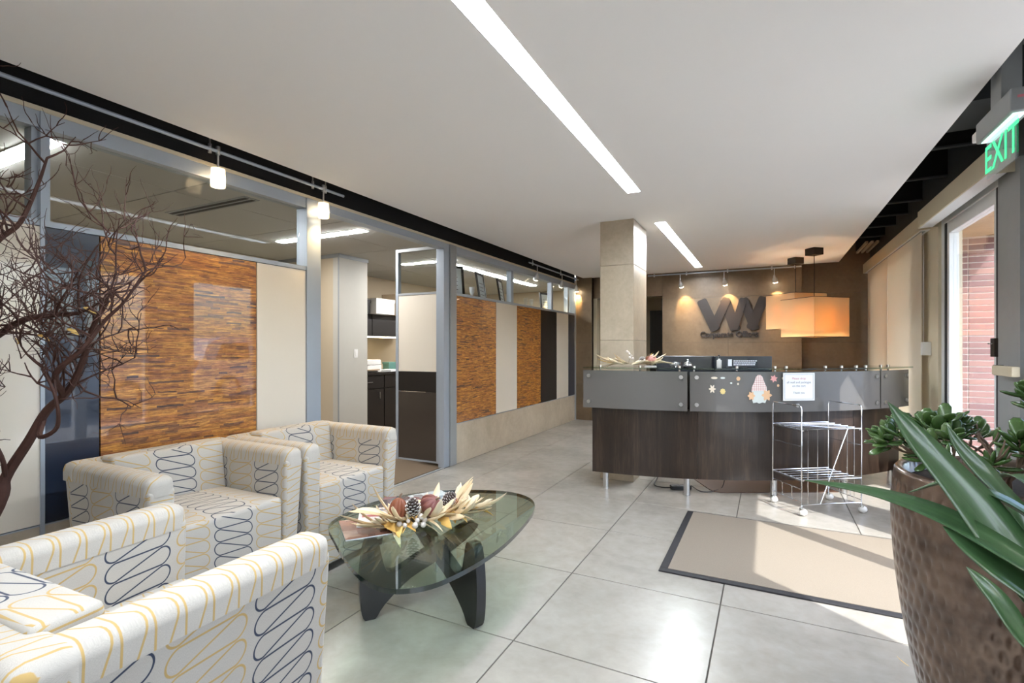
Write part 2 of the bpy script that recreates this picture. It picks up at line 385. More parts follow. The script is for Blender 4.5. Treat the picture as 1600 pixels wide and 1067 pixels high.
# ------------------------------------------------------------------ floor
fl = struct(part('floor', m_grout, None, (XL - 0.06, YS, -0.12), (XR + 0.01, 9.2, -0.004)))
xs = [-0.21 + 0.775 * k for k in range(-4, 3)]; ys = [1.95 + 0.735 * k for k in range(-5, 10)]
def tile(x0, x1, y0, y1):
    g = 0.003
    b = MB(); b.box((x0 + g, y0 + g, -0.02), (x1 - g, y1 - g, 0.0), 0.001, 1); o = b.build('floor_tile', m_tile, fl); return o
for i in range(len(xs) - 1):
    for j in range(len(ys) - 1):
        x0, x1 = max(xs[i], XL + 0.002), min(xs[i + 1], XR - 0.002)
        if x1 - x0 > 0.03: tile(x0, x1, max(ys[j], YS), min(ys[j + 1], YB - 0.005 if x0 > -1.6 else 8.455))

# carpet in the office, corridor floor
struct(part('floor_office', m_carpet, None, (-6.2, YS, -0.12), (XL - 0.06, 10.2, 0.0)))
struct(part('floor_corridor', m_carpet, None, (XL - 0.06, 9.2, -0.12), (XR, 12.0, 0.0)))

# ------------------------------------------------------------------ ceiling: white slab with two slots, dark void above
ce = empty('ceiling', kind='structure'); XC0, XC1, YC = -2.90, 0.90, 8.50
SX0, SX1 = -0.995, -0.885
SLOTS = [(-0.9, 3.97), (5.03, 8.11)]
def cbox(x0, x1, y0, y1): part('ceiling_board', m_white, ce, (x0, y0, CZ), (x1, y1, CZ + 0.1))
cbox(XC0, SX0, YS, YC); cbox(SX1, XC1, YS, YC)
yy = [YS, SLOTS[0][0], SLOTS[0][1], SLOTS[1][0], SLOTS[1][1], YC]
for a, b in ((0, 1), (2, 3), (4, 5)): cbox(SX0, SX1, yy[a], yy[b])
struct(part('ceiling_void', m_black, None, (-3.2, YS, 2.98), (XR + 0.2, 9.0, 3.05)))
for k, (y0, y1) in enumerate(SLOTS):
    t = empty('ceiling_light', ((SX0 + SX1) / 2, (y0 + y1) / 2, CZ), 0, ['long recessed slot light in the white ceiling above the coffee table', 'shorter recessed slot light in the ceiling beside the stone column'][k], 'ceiling light', 'recessed slot lights')
    h = (y1 - y0) / 2; w = (SX1 - SX0) / 2
    part('diffuser', (m_light, m_light2)[k], t, (-w + 0.004, -h + 0.004, 0.040), (w - 0.004, h - 0.004, 0.046))
    b = MB(); b.box((-w, -h, 0.0), (-w + 0.004, h, 0.05)); b.box((w - 0.004, -h, 0), (w, h, 0.05)); b.box((-w, -h, 0), (w, -h + 0.004, 0.05)); b.box((-w, h - 0.004, 0), (w, h, 0.05)); b.box((-w, -h, 0.046), (w, h, 0.05))
    b.build('housing', m_white_alu, t)

# ------------------------------------------------------------------ left partition wall
wl_ = empty('wall_left', kind='structure')
def lp(name, mat, y0, y1, z0, z1, x0=XL - 0.05, x1=XL, bev=0.0): return part(name, mat, wl_, (x0, y0, z0), (x1, y1, z1), bev)
TOPZ, PANZ, BASEZ = 2.375, 1.84, 0.44
lp('black_fascia', m_black, YS, 8.46, TOPZ + 0.022, 2.98, XL - 0.10, XL - 0.02)
lp('cream_strip', m_valance, YS, 8.46, TOPZ, TOPZ + 0.022, XL - 0.10, XL + 0.005)
# segment 1 (behind the armchairs) and segment 2 (beyond the doorway)
def segment(y0, y1, mull, panels, posts):
    lp('head_rail', m_alu, y0, y1, TOPZ - 0.075, TOPZ, XL - 0.09, XL)
    lp('middle_rail', m_alu, y0, y1, PANZ, PANZ + 0.028, XL - 0.07, XL + 0.004)
    lp('stone_base', m_basestone, y0, y1, 0.0, BASEZ - 0.006, XL - 0.06, XL)
    lp('base_trim', m_alu, y0, y1, BASEZ - 0.006, BASEZ, XL - 0.06, XL + 0.003)
    for (a, b, mt, nm) in panels: lp(nm, mt, a + 0.003, b - 0.003, BASEZ + 0.003, PANZ - 0.003, XL - 0.03, XL + 0.002, 0.0015)
    lp('panel_core', m_black, y0, y1, BASEZ, PANZ, XL - 0.06, XL - 0.03)
    prev = y0
    for q in mull + [y1]:
        if q - prev > 0.08: lp('pane', m_glass, prev + 0.02, q - 0.02, PANZ + 0.028, TOPZ - 0.075, XL - 0.055, XL - 0.047)
        prev = q
    for q in mull:
        lp('mullion', m_alu, q - 0.035, q + 0.035, PANZ + 0.028, TOPZ - 0.075, XL - 0.09, XL - 0.02)
segment(YS, 2.62, [-0.2, 1.11], [(YS, -0.2, m_strips, 'veneer_panel'), (-0.2, 0.4, m_navy, 'navy_panel'), (0.4, 1.11, m_cream, 'cream_panel'), (1.115, 1.336, m_navy, 'navy_panel'), (1.336, 2.218, m_strips, 'veneer_panel'), (2.218, 2.62, m_cream, 'cream_panel')], [])
segment(4.62, 8.44, [6.02, 7.42, 8.15], [(4.62, 5.53, m_strips, 'veneer_panel'), (5.53, 6.12, m_cream, 'cream_panel'), (6.12, 6.92, m_strips, 'veneer_panel'), (6.92, 7.56, m_dark, 'dark_panel'), (7.56, 8.09, m_cream, 'cream_panel'), (8.09, 8.44, m_navy, 'navy_panel')], [])
lp('seam_trim', m_alu, 1.098, 1.114, 0.0, TOPZ, XL - 0.06, XL + 0.012)
lp('door_post', m_alu, 2.62, 2.75, 0.0, TOPZ, XL - 0.10, XL + 0.012, 0.004)
lp('door_post', m_alu2, 4.50, 4.62, 0.0, TOPZ, XL - 0.10, XL + 0.012, 0.004)
lp('door_post', m_alu, 4.40, 4.50, 0.0, TOPZ, XL - 0.08, XL - 0.004, 0.004)
lp('end_post', m_alu2, 8.40, 8.458, 0.0, TOPZ, XL - 0.10, XL + 0.01)
lp('head_rail', m_alu, 2.75, 4.40, TOPZ - 0.06, TOPZ, XL - 0.10, XL)
lp('threshold', m_alu2, 2.75, 4.40, -0.004, 0.004, XL - 0.03, XL)
# open leaf standing square to the wall at the far jamb
dr = empty('door_1', (-3.13, 4.455, 0.0), 0, kind='structure')
def dl(name, mat, x0, x1, z0, z1, y0=-0.02, y1=0.02): return part(name, mat, dr, (x0, y0, z0), (x1, y1, z1), 0.001, 1)
dl('stile', m_alu, -0.58, -0.545, 0.03, 2.36, -0.025, 0.025); dl('stile', m_alu, -0.03, 0.0, 0.03, 2.36, -0.025, 0.025)
dl('rail', m_alu2, -0.545, -0.03, 2.325, 2.36, -0.025, 0.025); dl('rail', m_alu2, -0.545, -0.03, 1.845, 1.87, -0.025, 0.025); dl('rail', m_alu, -0.545, -0.03, 0.03, 0.05)
dl('pane', m_glass, -0.545, -0.03, 1.87, 2.325, -0.004, 0.004)
dl('cream_panel', m_cream, -0.545, -0.03, 1.01, 1.845); dl('black_panel', m_espresso, -0.545, -0.03, 0.79, 1.005); dl('brown_panel', m_dark, -0.545, -0.03, 0.05, 0.785)

# ------------------------------------------------------------------ stone column
co = empty('column', (-1.2925, 5.036, 0), 0, kind='structure')
zs = [0, 0.62, 1.34, 2.06, CZ]
for a, b in zip(zs, zs[1:]): part('stone_slab', m_basestone, co, (-0.1625, -0.279, a + 0.0012), (0.1625, 0.279, b - 0.0012), 0.002, 1)

# ------------------------------------------------------------------ back wall
wb = empty('wall_back', kind='structure')
def slabs(x0, x1, y, z0, z1, dx=1.2, mat=m_travertine):
    zz = [z for z in (0.63, 1.35, 2.07) if z0 + 0.05 < z < z1 - 0.05]; zz = [z0] + zz + [z1]
    n = max(1, round((x1 - x0) / dx)); w = (x1 - x0) / n
    for i in range(n):
        for a, b in zip(zz, zz[1:]): part('stone_panel', mat, wb, (x0 + i * w + 0.0012, y, a + 0.0012), (x0 + (i + 1) * w - 0.0012, y + 0.03, b - 0.0012), 0.001, 1)
    part('backing', m_grout, wb, (x0, y + 0.012, z0), (x1, y + 0.10, z1))
slabs(XL, -2.74, 8.46, 0, 2.98, 1.2)
slabs(-2.74, -1.565, 8.60, 2.13, 2.98)
slabs(-1.565, 0.448, YB, 0, 2.98, 1.0)
slabs(0.448, 1.345, 8.75, 0, 2.98, 1.0)
part('stone_return', m_travertine, wb, (0.42, 8.63, 0), (0.448, 8.78, 2.98)); part('stone_return', m_travertine, wb, (-2.77, 8.49, 0), (-2.74, 8.70, 2.98))
part('door_jamb', m_valance, wb, (-2.74, 8.56, 0), (-2.68, 8.70, 2.13)); part('door_jamb', m_espresso, wb, (-1.60, 8.72, 0), (-1.565, 8.80, 2.10))
# corridor beyond the opening
wc = empty('wall_corridor', kind='structure')
part('wall_board', m_officewall, wc, (-2.78, 10.6, 0), (-0.6, 10.7, 2.6)); part('wall_board', m_officewall, wc, (-2.86, 8.7, 0), (-2.78, 10.7, 2.6))
part('wall_board', m_officewall, wc, (-0.7, 8.7, 0), (-0.6, 10.6, 2.6)); part('ceiling_board', m_officeceil, wc, (-2.86, 8.7, 2.5), (-0.6, 10.7, 2.6))
d2 = empty('door_2', (-1.75, 10.58, 0), 0, kind='structure'); part('door_leaf', m_espresso, d2, (-0.42, -0.03, 0), (0.42, 0.015, 2.03)); part('lever', m_steel, d2, (-0.36, -0.08, 0.98), (-0.25, -0.03, 1.0))

# ------------------------------------------------------------------ window wall (right) and the wall behind the camera
wr = empty('wall_right', kind='structure')
def rp(name, mat, y0, y1, z0, z1, x0=XR, x1=XR + 0.16, bev=0): return part(name, mat, wr, (x0, y0, z0), (x1, y1, z1), bev)
rp('head', m_blackgrey, YS, 8.9, 2.38, 3.05); rp('sill_wall', m_valance, 4.24, 8.9, -0.12, 0.17); rp('sill_wall', m_valance, YS, 1.84, -0.12, 0.17)
rp('pier', m_alu2, 3.93, 4.24, -0.12, 2.38); rp('pier', m_valance, 5.50, 6.02, -0.12, 2.38); rp('pier', m_wallpaint, 8.55, 8.9, -0.12, 2.38)
rp('pier', m_wallpaint, 0.90, 1.84, -0.12, 2.38); rp('pier', m_wallpaint, YS, -0.9, -0.12, 2.38); rp('threshold', m_alu2, 1.84, 3.93, -0.12, 0.0)
def window(name, y0, y1, z0, z1, fr=0.07, divs=()):
    w = empty(name, (XR + 0.06, (y0 + y1) / 2, z0), 0, kind='structure'); h = (y1 - y0) / 2; H = z1 - z0
    b = lambda nm, mt, a, c, e, f, x0=-0.04, x1=0.05: part(nm, mt, w, (x0, a, e), (x1, c, f), 0.003, 1)
    f1 = 0.07
    b('frame', m_white_alu, -h, -h + f1, 0, H); b('frame', m_white_alu, h - f1, h, 0, H); b('frame', m_white_alu, -h + f1, h - f1, 0, f1); b('frame', m_white_alu, -h + f1, h - f1, H - f1, H)
    for s_ in (-1, 1): b('gasket', m_gasket, s_ * (h - f1) - (0.045 if s_ > 0 else 0), s_ * (h - f1) + (0 if s_ > 0 else 0.045), f1, H - f1, -0.036, 0.04)
    fr = f1 + 0.045 + 0.05
    b('sash', m_white_alu, -h + f1 + 0.045, -h + fr, f1, H - f1, -0.030, 0.035); b('sash', m_white_alu, h - fr, h - f1 - 0.045, f1, H - f1, -0.030, 0.035); b('sash', m_white_alu, -h + fr, h - fr, f1, fr, -0.030, 0.035); b('sash', m_white_alu, -h + fr, h - fr, H - fr, H - f1, -0.030, 0.035)
    cuts = [-h + fr] + [d - (y0 + y1) / 2 for d in divs] + [h - fr]
    for d in divs: b('mullion', m_white_alu, d - (y0 + y1) / 2 - 0.06, d - (y0 + y1) / 2 + 0.06, fr, H - fr)
    for a, c in zip(cuts, cuts[1:]): b('pane', m_wglass, a, c, fr, H - fr, -0.004, 0.004)
    return w
window('window_1', 4.24, 5.50, 0.17, 2.38)
window('window_2', 6.02, 8.55, 0.17, 2.38, divs=(7.3,))
window('window_3', -0.9, 0.90, 0.17, 2.38, divs=(0.0,))
window('door_3', 1.84, 3.93, 0.0, 2.38, divs=(3.06,))
wf = struct(part('wall_front', m_wallpaint, None, (-3.1, YS - 0.12, 0), (XR + 0.16, YS, 3.05)))

# black joists in the open soffit beside the windows
for k, y in enumerate((-0.8, 0.2, 1.2, 2.2, 3.1, 4.5, 5.25, 6.0, 6.55, 7.1, 7.7)):
    j = struct(part('beam', m_blackgrey, None, (XC1 - 0.5, y - 0.022, 2.66), (XR, y + 0.022, 2.672))); part('web', m_black, j, (XC1 - 0.5, y - 0.006, 2.672), (XR, y + 0.006, 2.98))
struct(part('trim_1', m_blackgrey, None, (XC1 - 0.2, 3.68, 2.65), (XR, 4.15, 2.98)))

# ------------------------------------------------------------------ office behind the partition
struct(part('wall_office', m_officewall, None, (-6.2, YS, 0), (-6.1, 10.2, 2.98)))
struct(part('wall_office_end', m_officewall, None, (-6.1, 10.1, 0), (-3.2, 10.2, 2.98)))
struct(part('wall_office_front', m_officewall, None, (-6.1, YS - 0.1, 0), (-3.1, YS, 2.98)))
oc = struct(part('ceiling_office', m_alu2, None, (-6.1, YS, 2.497), (XL - 0.12, 10.1, 2.56)))
for i in range(3):
    for j in range(9):
        x0, y0 = -6.1 + i * 0.985, YS + j * 1.3
        part('ceiling_tile', m_officeceil, oc, (x0 + 0.006, y0 + 0.006, 2.488), (min(x0 + 0.979, XL - 0.125), y0 + 1.294, 2.497))
for (x0, x1, y0, y1, lb) in ((-5.0, -3.72, 1.36, 1.46, 'office slot light seen through the glass above the navy panel'), (-5.0, -3.72, 3.90, 4.0, 'office slot light seen beyond the aluminium door post'),
                             (-4.75, -3.85, 5.80, 5.88, 'office slot light seen through the glazed top of the open leaf'), (-4.16, -4.04, 6.1, 9.0, 'long office slot light seen over the framed pictures')):
    t = empty('office_light', ((x0 + x1) / 2, (y0 + y1) / 2, 2.488), 0, lb, 'ceiling light', 'office slot lights')
    w, h = (x1 - x0) / 2, (y1 - y0) / 2
    part('diffuser', m_olight, t, (-w, -h, -0.012), (w, h, -0.006)); part('frame', m_white_alu, t, (-w - 0.01, -h - 0.01, -0.006), (w + 0.01, h + 0.01, 0.0))
vt = empty('air_vent', (-4.3, 2.7, 2.488), 0, 'dark linear air vent in the office ceiling', 'air vent')
part('frame', m_alu2, vt, (-0.55, -0.07, -0.006), (0.55, 0.07, 0)); [part('slot', m_black, vt, (-0.53, q - 0.018, -0.008), (0.53, q + 0.018, -0.006)) for q in (-0.03, 0.03)]
# partition block inside the doorway
pw = empty('wall_partition', kind='structure')
part('partition_panel', m_officewall, pw, (-6.1, 4.802, 0), (-5.06, 4.9, 2.44)); part('partition_panel', m_partition, pw, (-5.058, 4.80, 0), (-4.955, 5.32, 2.44))
part('partition_cap', m_alu2, pw, (-6.1, 4.79, 2.44), (-4.945, 5.33, 2.488)); part('corner_trim', m_alu2, pw, (-4.97, 4.794, 0), (-4.949, 4.8, 2.44))
sw = empty('light_switch', (-4.955, 5.10, 1.19), 0, 'white rocker light switch on the grey partition end', 'light switch')
part('plate', m_plastic_w, sw, (0, -0.035, -0.057), (0.006, 0.035, 0.057), 0.002); part('rocker', m_plastic_w, sw, (0.006, -0.016, -0.033), (0.010, 0.016, 0.033), 0.001)
# cabinet run: lower cabinets, worktop, wall cabinets with warm strip light
CX = -5.22
for k in range(3):
    y0 = 5.36 + k * 0.62
    c = empty('base_cabinet', (CX - 0.3, y0 + 0.31, 0), 0, ['dark office base cabinet nearest the grey partition', 'dark office base cabinet in the middle of the run', 'dark office base cabinet at the far end'][k], 'cabinet', 'dark base cabinets')
    part('body', m_espresso, c, (-0.3, -0.308, 0), (0.27, 0.308, 0.86)); d = part('drawer', m_espresso, c, (0.272, -0.3, 0.66), (0.292, 0.3, 0.85)); part('handle', m_steel, d, (0.293, -0.05, 0.75), (0.305, 0.05, 0.76))
    d = part('cabinet_door', m_espresso, c, (0.272, -0.3, 0.08), (0.292, 0.3, 0.65)); part('handle', m_steel, d, (0.293, 0.2, 0.5), (0.305, 0.21, 0.6))
    c = empty('wall_cabinet', (CX - 0.43, y0 + 0.31, 1.45), 0, ['dark overhead cabinet nearest the grey partition', 'dark overhead cabinet in the middle of the run', 'dark overhead cabinet at the far end'][k], 'cabinet', 'dark overhead cabinets')
    part('body', m_espresso, c, (-0.44, -0.308, 0), (0.16, 0.308, 0.34)); part('cabinet_door', m_espresso, c, (0.162, -0.303, 0.004), (0.18, 0.303, 0.336))
w_ = part('worktop', m_espresso, None, (-6.09, 5.34, 0.862), (CX + 0.01, 7.24, 0.895)); tag(w_, 'dark laminate worktop on the office base cabinets', 'worktop')
u = empty('under_cabinet_light', (CX - 0.3, 6.29, 1.449), 0, 'warm strip light under the dark overhead cabinets', 'strip light'); part('housing', m_plastic_w, u, (-0.06, -0.9, -0.008), (0.05, 0.9, 0)); part('tube', m_warmled, u, (-0.05, -0.89, -0.022), (0.04, 0.89, -0.008))
def carton(loc, s, mat, label, rz=0, lid=True):
    t = empty('storage_box', loc, rz, label, 'box', 'office boxes')
    part('body', mat, t, (-s[0] / 2, -s[1] / 2, 0), (s[0] / 2, s[1] / 2, s[2]), 0.004)
    if lid: part('lid', mat, t, (-s[0] / 2 - 0.006, -s[1] / 2 - 0.006, s[2] * 0.8), (s[0] / 2 + 0.006, s[1] / 2 + 0.006, s[2] + 0.008), 0.003)
m_tan = plain('kraft_card', C(176, 156, 128), 0.8); m_teal = plain('teal_plastic', C(96, 140, 130), 0.5)
carton((-5.55, 5.75, 1.79), (0.3, 0.22, 0.2), m_espresso, 'dark storage box on top of the overhead cabinets'); carton((-5.5, 6.12, 1.79), (0.35, 0.42, 0.23), m_plastic_w, 'white lidded storage box on top of the overhead cabinets')
carton((-5.5, 6.62, 1.79), (0.35, 0.36, 0.34), m_tan, 'tall kraft storage box on top of the overhead cabinets')
pr = empty('printer', (-5.52, 5.72, 0.895), 0, 'white office printer on the lit office worktop', 'printer')
part('body', m_plastic_w, pr, (-0.2, -0.28, 0), (0.22, 0.28, 0.11), 0.01); part('scanner_lid', m_plastic_w, pr, (-0.2, -0.27, 0.112), (0.22, 0.27, 0.19), 0.012); part('paper_tray', m_tan, pr, (0.1, -0.2, 0.03), (0.26, 0.2, 0.05), 0.003)
carton((-5.75, 6.20, 0.895), (0.2, 0.16, 0.17), m_tan, 'small kraft carton beside the office printer', 0.2); carton((-5.55, 6.48, 0.895), (0.16, 0.16, 0.13), m_teal, 'small teal box at the end of the office worktop', -0.2)
ps = empty('paper_stack', (-5.36, 6.22, 0.895), 0.3, 'loose stack of white paper on the office worktop', 'paper'); [part('sheet', m_paper, ps, (-0.11 + 0.004 * i, -0.15, 0.006 * i), (0.11, 0.15 - 0.005 * i, 0.006 * i + 0.005)) for i in range(5)]
# shelf of framed certificates behind the far clerestory
sh = part('display_shelf', m_espresso, None, (-3.52, 4.68, 1.80), (-3.11, 8.36, 1.83)); tag(sh, 'dark shelf behind the far partition carrying framed certificates', 'shelf')
for k in range(3): part('bracket', m_espresso, sh, (-3.5, 4.7 + k * 1.8, 0), (-3.14, 4.74 + k * 1.8, 1.80))
def picture(y, w, h, lean, yaw, label):
    t = empty('picture_frame', (-3.34, y, 1.834), yaw, label, 'picture frame', 'framed certificates')
    t.rotation_euler = (0, lean, yaw)
    part('mount', m_paper, t, (-0.006, -w / 2 + 0.03, 0.03), (0.004, w / 2 - 0.03, h - 0.03)); b = MB()
    for a in ((-w / 2, -w / 2 + 0.03, 0, h), (w / 2 - 0.03, w / 2, 0, h), (-w / 2 + 0.03, w / 2 - 0.03, 0, 0.03), (-w / 2 + 0.03, w / 2 - 0.03, h - 0.03, h)): b.box((-0.01, a[0], a[2]), (0.012, a[1], a[3]))
    b.build('frame', m_espresso, t)
    for i in range(4): part('printed_line', m_ink, t, (0.004, -w * 0.26, h * (0.3 + 0.12 * i)), (0.0045, w * 0.26, h * (0.32 + 0.12 * i)))
picture(5.0, 0.36, 0.42, -0.12, -0.45, 'framed certificate nearest the doorway, above the first veneer panel'); picture(5.75, 0.34, 0.42, -0.16, 0.25, 'framed certificate leaning above the cream panel beyond the doorway')
picture(6.30, 0.34, 0.40, -0.16, 0.3, 'framed certificate leaning just past the clerestory mullion'); picture(7.85, 0.3, 0.36, -0.1, -0.2, 'framed certificate at the far end of the partition shelf')
for k, (y, lb) in enumerate(((5.42, 'small trophy standing between the framed certificates'), (7.0, 'small glass trophy on the shelf above the dark panel'), (7.2, 'second small glass trophy on the shelf above the dark panel'))):
    t = empty('trophy', (-3.32, y, 1.83), 0, lb, 'trophy', 'shelf trophies'); part('plinth', m_espresso, t, (-0.03, -0.035, 0), (0.03, 0.035, 0.05)); b = MB(); b.lathe([(0.02, 0.05), (0.012, 0.09), (0.03, 0.14), (0.034, 0.2)], 12); b.build('cup', [m_paper, m_acrylic, m_acrylic][k], t, smooth=True)

# ------------------------------------------------------------------ tub armchairs
def buv(mode, off=(0, 0)):
    """fabric coordinates in metres by face direction; 'roll' lays the gold column along the part"""
    def f(c, n):
        ax = max(range(3), key=lambda i: abs(n[i]))
        if ax == 2: p = (c.x, c.y)
        elif ax == 1: p = (c.x, c.z)
        else: p = (c.y, c.z)
        return (p[0] + off[0], p[1] + off[1])
    def rolly(c, n): return (0.3075 + (c.x - off[0]) * 0.8 + (c.z - 0.73) * (1 if c.x > off[0] else -1) * 0.8, c.y)
    def rollx(c, n): return (0.3075 + (c.y - off[0]) * 0.8 + (c.z - 0.73) * (1 if c.y > off[0] else -1) * 0.8, c.x)
    def wrapf(c, n):  # seat: the columns climb the front and run over the top
        v = (0.6 - c.y) if abs(n.z) > 0.7 else (c.z - 0.27 + 0.0)
        if abs(n.x) > 0.8: return (c.y + off[0], c.z)
        return (c.x + off[0], v if abs(n.z) > 0.7 else c.z - 0.26)
    def armf(c, n):
        if abs(n.y) > 0.8: return (abs(c.x) - 0.32 + 0.3075, c.z)
        return (c.y + 0.32, c.z)
    return {'arm': armf, 'box': f, 'rolly': rolly, 'rollx': rollx, 'seat': wrapf}[mode]
def crown(bm, axis, lim, amt, sx, sy, i0, i1):
    for v in bm.verts:
        if (v.co[axis] > lim): v.co[axis] += amt * max(0, 1 - (v.co[i0] / sx) ** 2) * max(0, 1 - (v.co[i1] / sy) ** 2)
def make_chair():
    t = empty('tub_armchair')
    for s in (-1, 1):
        b = MB(); vs = b.box((0.265, -0.30, 0.05), (0.372, 0.345, 0.70), 0)
        for v in vs:
            if v.co.z < 0.1 and v.co.x > 0.3: v.co.x -= 0.035
            if v.co.z < 0.1 and v.co.y > 0: v.co.y -= 0.02
        es = b.bm.edges[:]; bmesh.ops.bevel(b.bm, geom=es, offset=0.018, segments=3, profile=0.5, affect='EDGES')
        if s < 0: b.move(Matrix.Diagonal((-1, 1, 1, 1)))
        a = b.build('arm', m_fabric, t, smooth=35, wn=True, uv=buv('arm'))
        b = MB(); vs = b.box((0.2635, -0.30, 0.672), (0.3735, 0.347, 0.750), 0)
        es = [e for e in b.bm.edges if all(v.co.z > 0.7 for v in e.verts) or (abs(e.verts[0].co.z - e.verts[1].co.z) > 0.01)]
        bmesh.ops.bevel(b.bm, geom=es, offset=0.036, segments=5, profile=0.5, affect='EDGES')
        if s < 0: b.move(Matrix.Diagonal((-1, 1, 1, 1)))
        b.build('arm_roll', m_fabric, a, smooth=35, wn=True, uv=buv('rolly', (s * 0.32,)))
    b = MB(); vs = b.box((-0.372, -0.345, 0.05), (0.372, -0.24, 0.70), 0)
    for v in vs:
        if v.co.z < 0.1: v.co.x *= 0.905; v.co.y += 0.03 if v.co.y < -0.3 else 0
    bmesh.ops.bevel(b.bm, geom=b.bm.edges[:], offset=0.03, segments=3, profile=0.5, affect='EDGES')
    bk = b.build('backrest', m_fabric, t, smooth=35, wn=True, uv=buv('box', (0.1025, 0)))
    b = MB(); b.box((-0.3785, -0.352, 0.671), (0.3785, -0.233, 0.7525), 0)
    es = [e for e in b.bm.edges if all(v.co.z > 0.7 for v in e.verts) or (abs(e.verts[0].co.z - e.verts[1].co.z) > 0.01)]
    bmesh.ops.bevel(b.bm, geom=es, offset=0.036, segments=5, profile=0.5, affect='EDGES'); b.build('back_roll', m_fabric, bk, smooth=35, wn=True, uv=buv('rollx', (-0.29,)))
    b = MB(); vs = b.box((-0.262, -0.245, 0.46), (0.262, -0.12, 0.765), 0)
    for v in vs:
        if v.co.z > 0.6: v.co.y -= 0.035
    bmesh.ops.subdivide_edges(b.bm, edges=b.bm.edges[:], cuts=5, use_grid_fill=True)
    for v in b.bm.verts:
        if v.co.y > -0.2: v.co.y += 0.022 * (1 - (v.co.x / 0.262) ** 4) * (1 - ((v.co.z - 0.61) / 0.155) ** 4)
    es = [e for e in b.bm.edges if len(e.link_faces) == 2 and e.calc_face_angle(0) > 0.9]
    bmesh.ops.bevel(b.bm, geom=es, offset=0.016, segments=3, profile=0.5, affect='EDGES'); b.build('back_cushion', m_fabric, t, smooth='all', uv=buv('box', (0.1025, 0.01)))
    b = MB(); b.box((-0.263, -0.235, 0.05), (0.263, 0.325, 0.515), 0)
    bmesh.ops.subdivide_edges(b.bm, edges=b.bm.edges[:], cuts=6, use_grid_fill=True)
    for v in b.bm.verts:
        if v.co.z > 0.5: v.co.z += 0.02 * (1 - (v.co.x / 0.263) ** 2) * (1 - (max(-1, min(1, (v.co.y - 0.045) / 0.28))) ** 4)
    es = [e for e in b.bm.edges if len(e.link_faces) == 2 and e.calc_face_angle(0) > 0.9]
    bmesh.ops.bevel(b.bm, geom=es, offset=0.022, segments=4, profile=0.5, affect='EDGES'); b.build('seat', m_fabric, t, smooth='all', uv=buv('seat', (0.1025, 0)))
    for x in (-0.27, 0.27):
        for y in (-0.27, 0.27): b = MB(); b.cyl((x, y, 0), (x, y, 0.06), 0.02, 12, 0.026); b.build('leg', m_plastic_b, t, smooth=True)
    return t
ch = make_chair()
spots = [((-2.515, 1.487, 0), R(-90), 'squiggle-patterned tub armchair against the veneer wall, nearest the bare branches'),
         ((-2.515, 2.245, 0), R(-90), 'squiggle-patterned tub armchair against the wall beside the doorway'),
         ((-1.455, 0.68, 0), R(2), 'squiggle-patterned tub armchair closest to the camera, facing down the hall')]
for k, (loc, rz, lb) in enumerate(spots):
    o = ch if k == 0 else copy_tree(ch)
    o.location = loc; o.rotation_euler = (0, 0, rz); tag(o, lb, 'armchair', 'tub armchairs')

# ------------------------------------------------------------------ coffee table
G = [(-1.945, 1.835), (-1.74, 1.66), (-1.43, 1.47), (-1.241, 1.417), (-1.12, 1.49), (-1.062, 1.654), (-1.040, 1.931), (-1.078, 2.273), (-1.140, 2.52), (-1.25, 2.66), (-1.43, 2.70), (-1.68, 2.60), (-1.88, 2.42), (-1.985, 2.16)]
tb = empty('coffee_table', (-1.45, 2.0, 0), 0, 'glass-topped coffee table with a black sculpted wooden base', 'coffee table')
GO = [(p[0] + 1.45, p[1] - 2.0) for p in smooth_closed([Vector((a, c, 0)) for a, c in G], 6)]
b = MB(); b.prism(GO, 0.381, 0.40, 1); b.build('glass_top', [m_tglass, m_tedge], tb)
def fin(foot, dirv, name):
    d = Vector((dirv[0], dirv[1], 0)).normalized(); nrm = Vector((-d.y, d.x, 0))
    P = [(-0.01, 0.0), (0.035, 0.0), (0.08, 0.06), (0.2, 0.16), (0.34, 0.225), (0.48, 0.30), (0.545, 0.36), (0.53, 0.379), (0.49, 0.379), (0.40, 0.34), (0.29, 0.285), (0.19, 0.235), (0.125, 0.205), (0.085, 0.22), (0.065, 0.29), (0.05, 0.36), (0.035, 0.379), (0.005, 0.379), (-0.02, 0.33), (-0.035, 0.2), (-0.03, 0.06)]
    P = [(p[0], max(0.0, min(0.379, p[1]))) for p in smooth_closed([Vector((a, c, 0)) for a, c in P], 3)]
    b = MB(); f0 = Vector((foot[0] + 1.45, foot[1] - 2.0, 0))
    b.prism(P, -0.026, 0.026, tf=lambda x, y, z: tuple(f0 + d * x + nrm * z + Vector((0, 0, y))))
    bmesh.ops.bevel(b.bm, geom=[e for e in b.bm.edges if len(e.link_faces) == 2 and e.calc_face_angle(0) > 1.0], offset=0.012, segments=3, profile=0.5, affect='EDGES')
    return b.build(name, m_lacquer, tb, smooth=50, wn=True)
fin((-1.185, 1.975), (-0.80, 0.30), 'base_fin'); fin((-1.68, 1.80), (0.34, 0.42), 'base_fin'); b = MB(); b.cyl((-0.02, 0.06, 0.16), (-0.02, 0.06, 0.33), 0.008); b.build('pivot_rod', m_steel, tb)
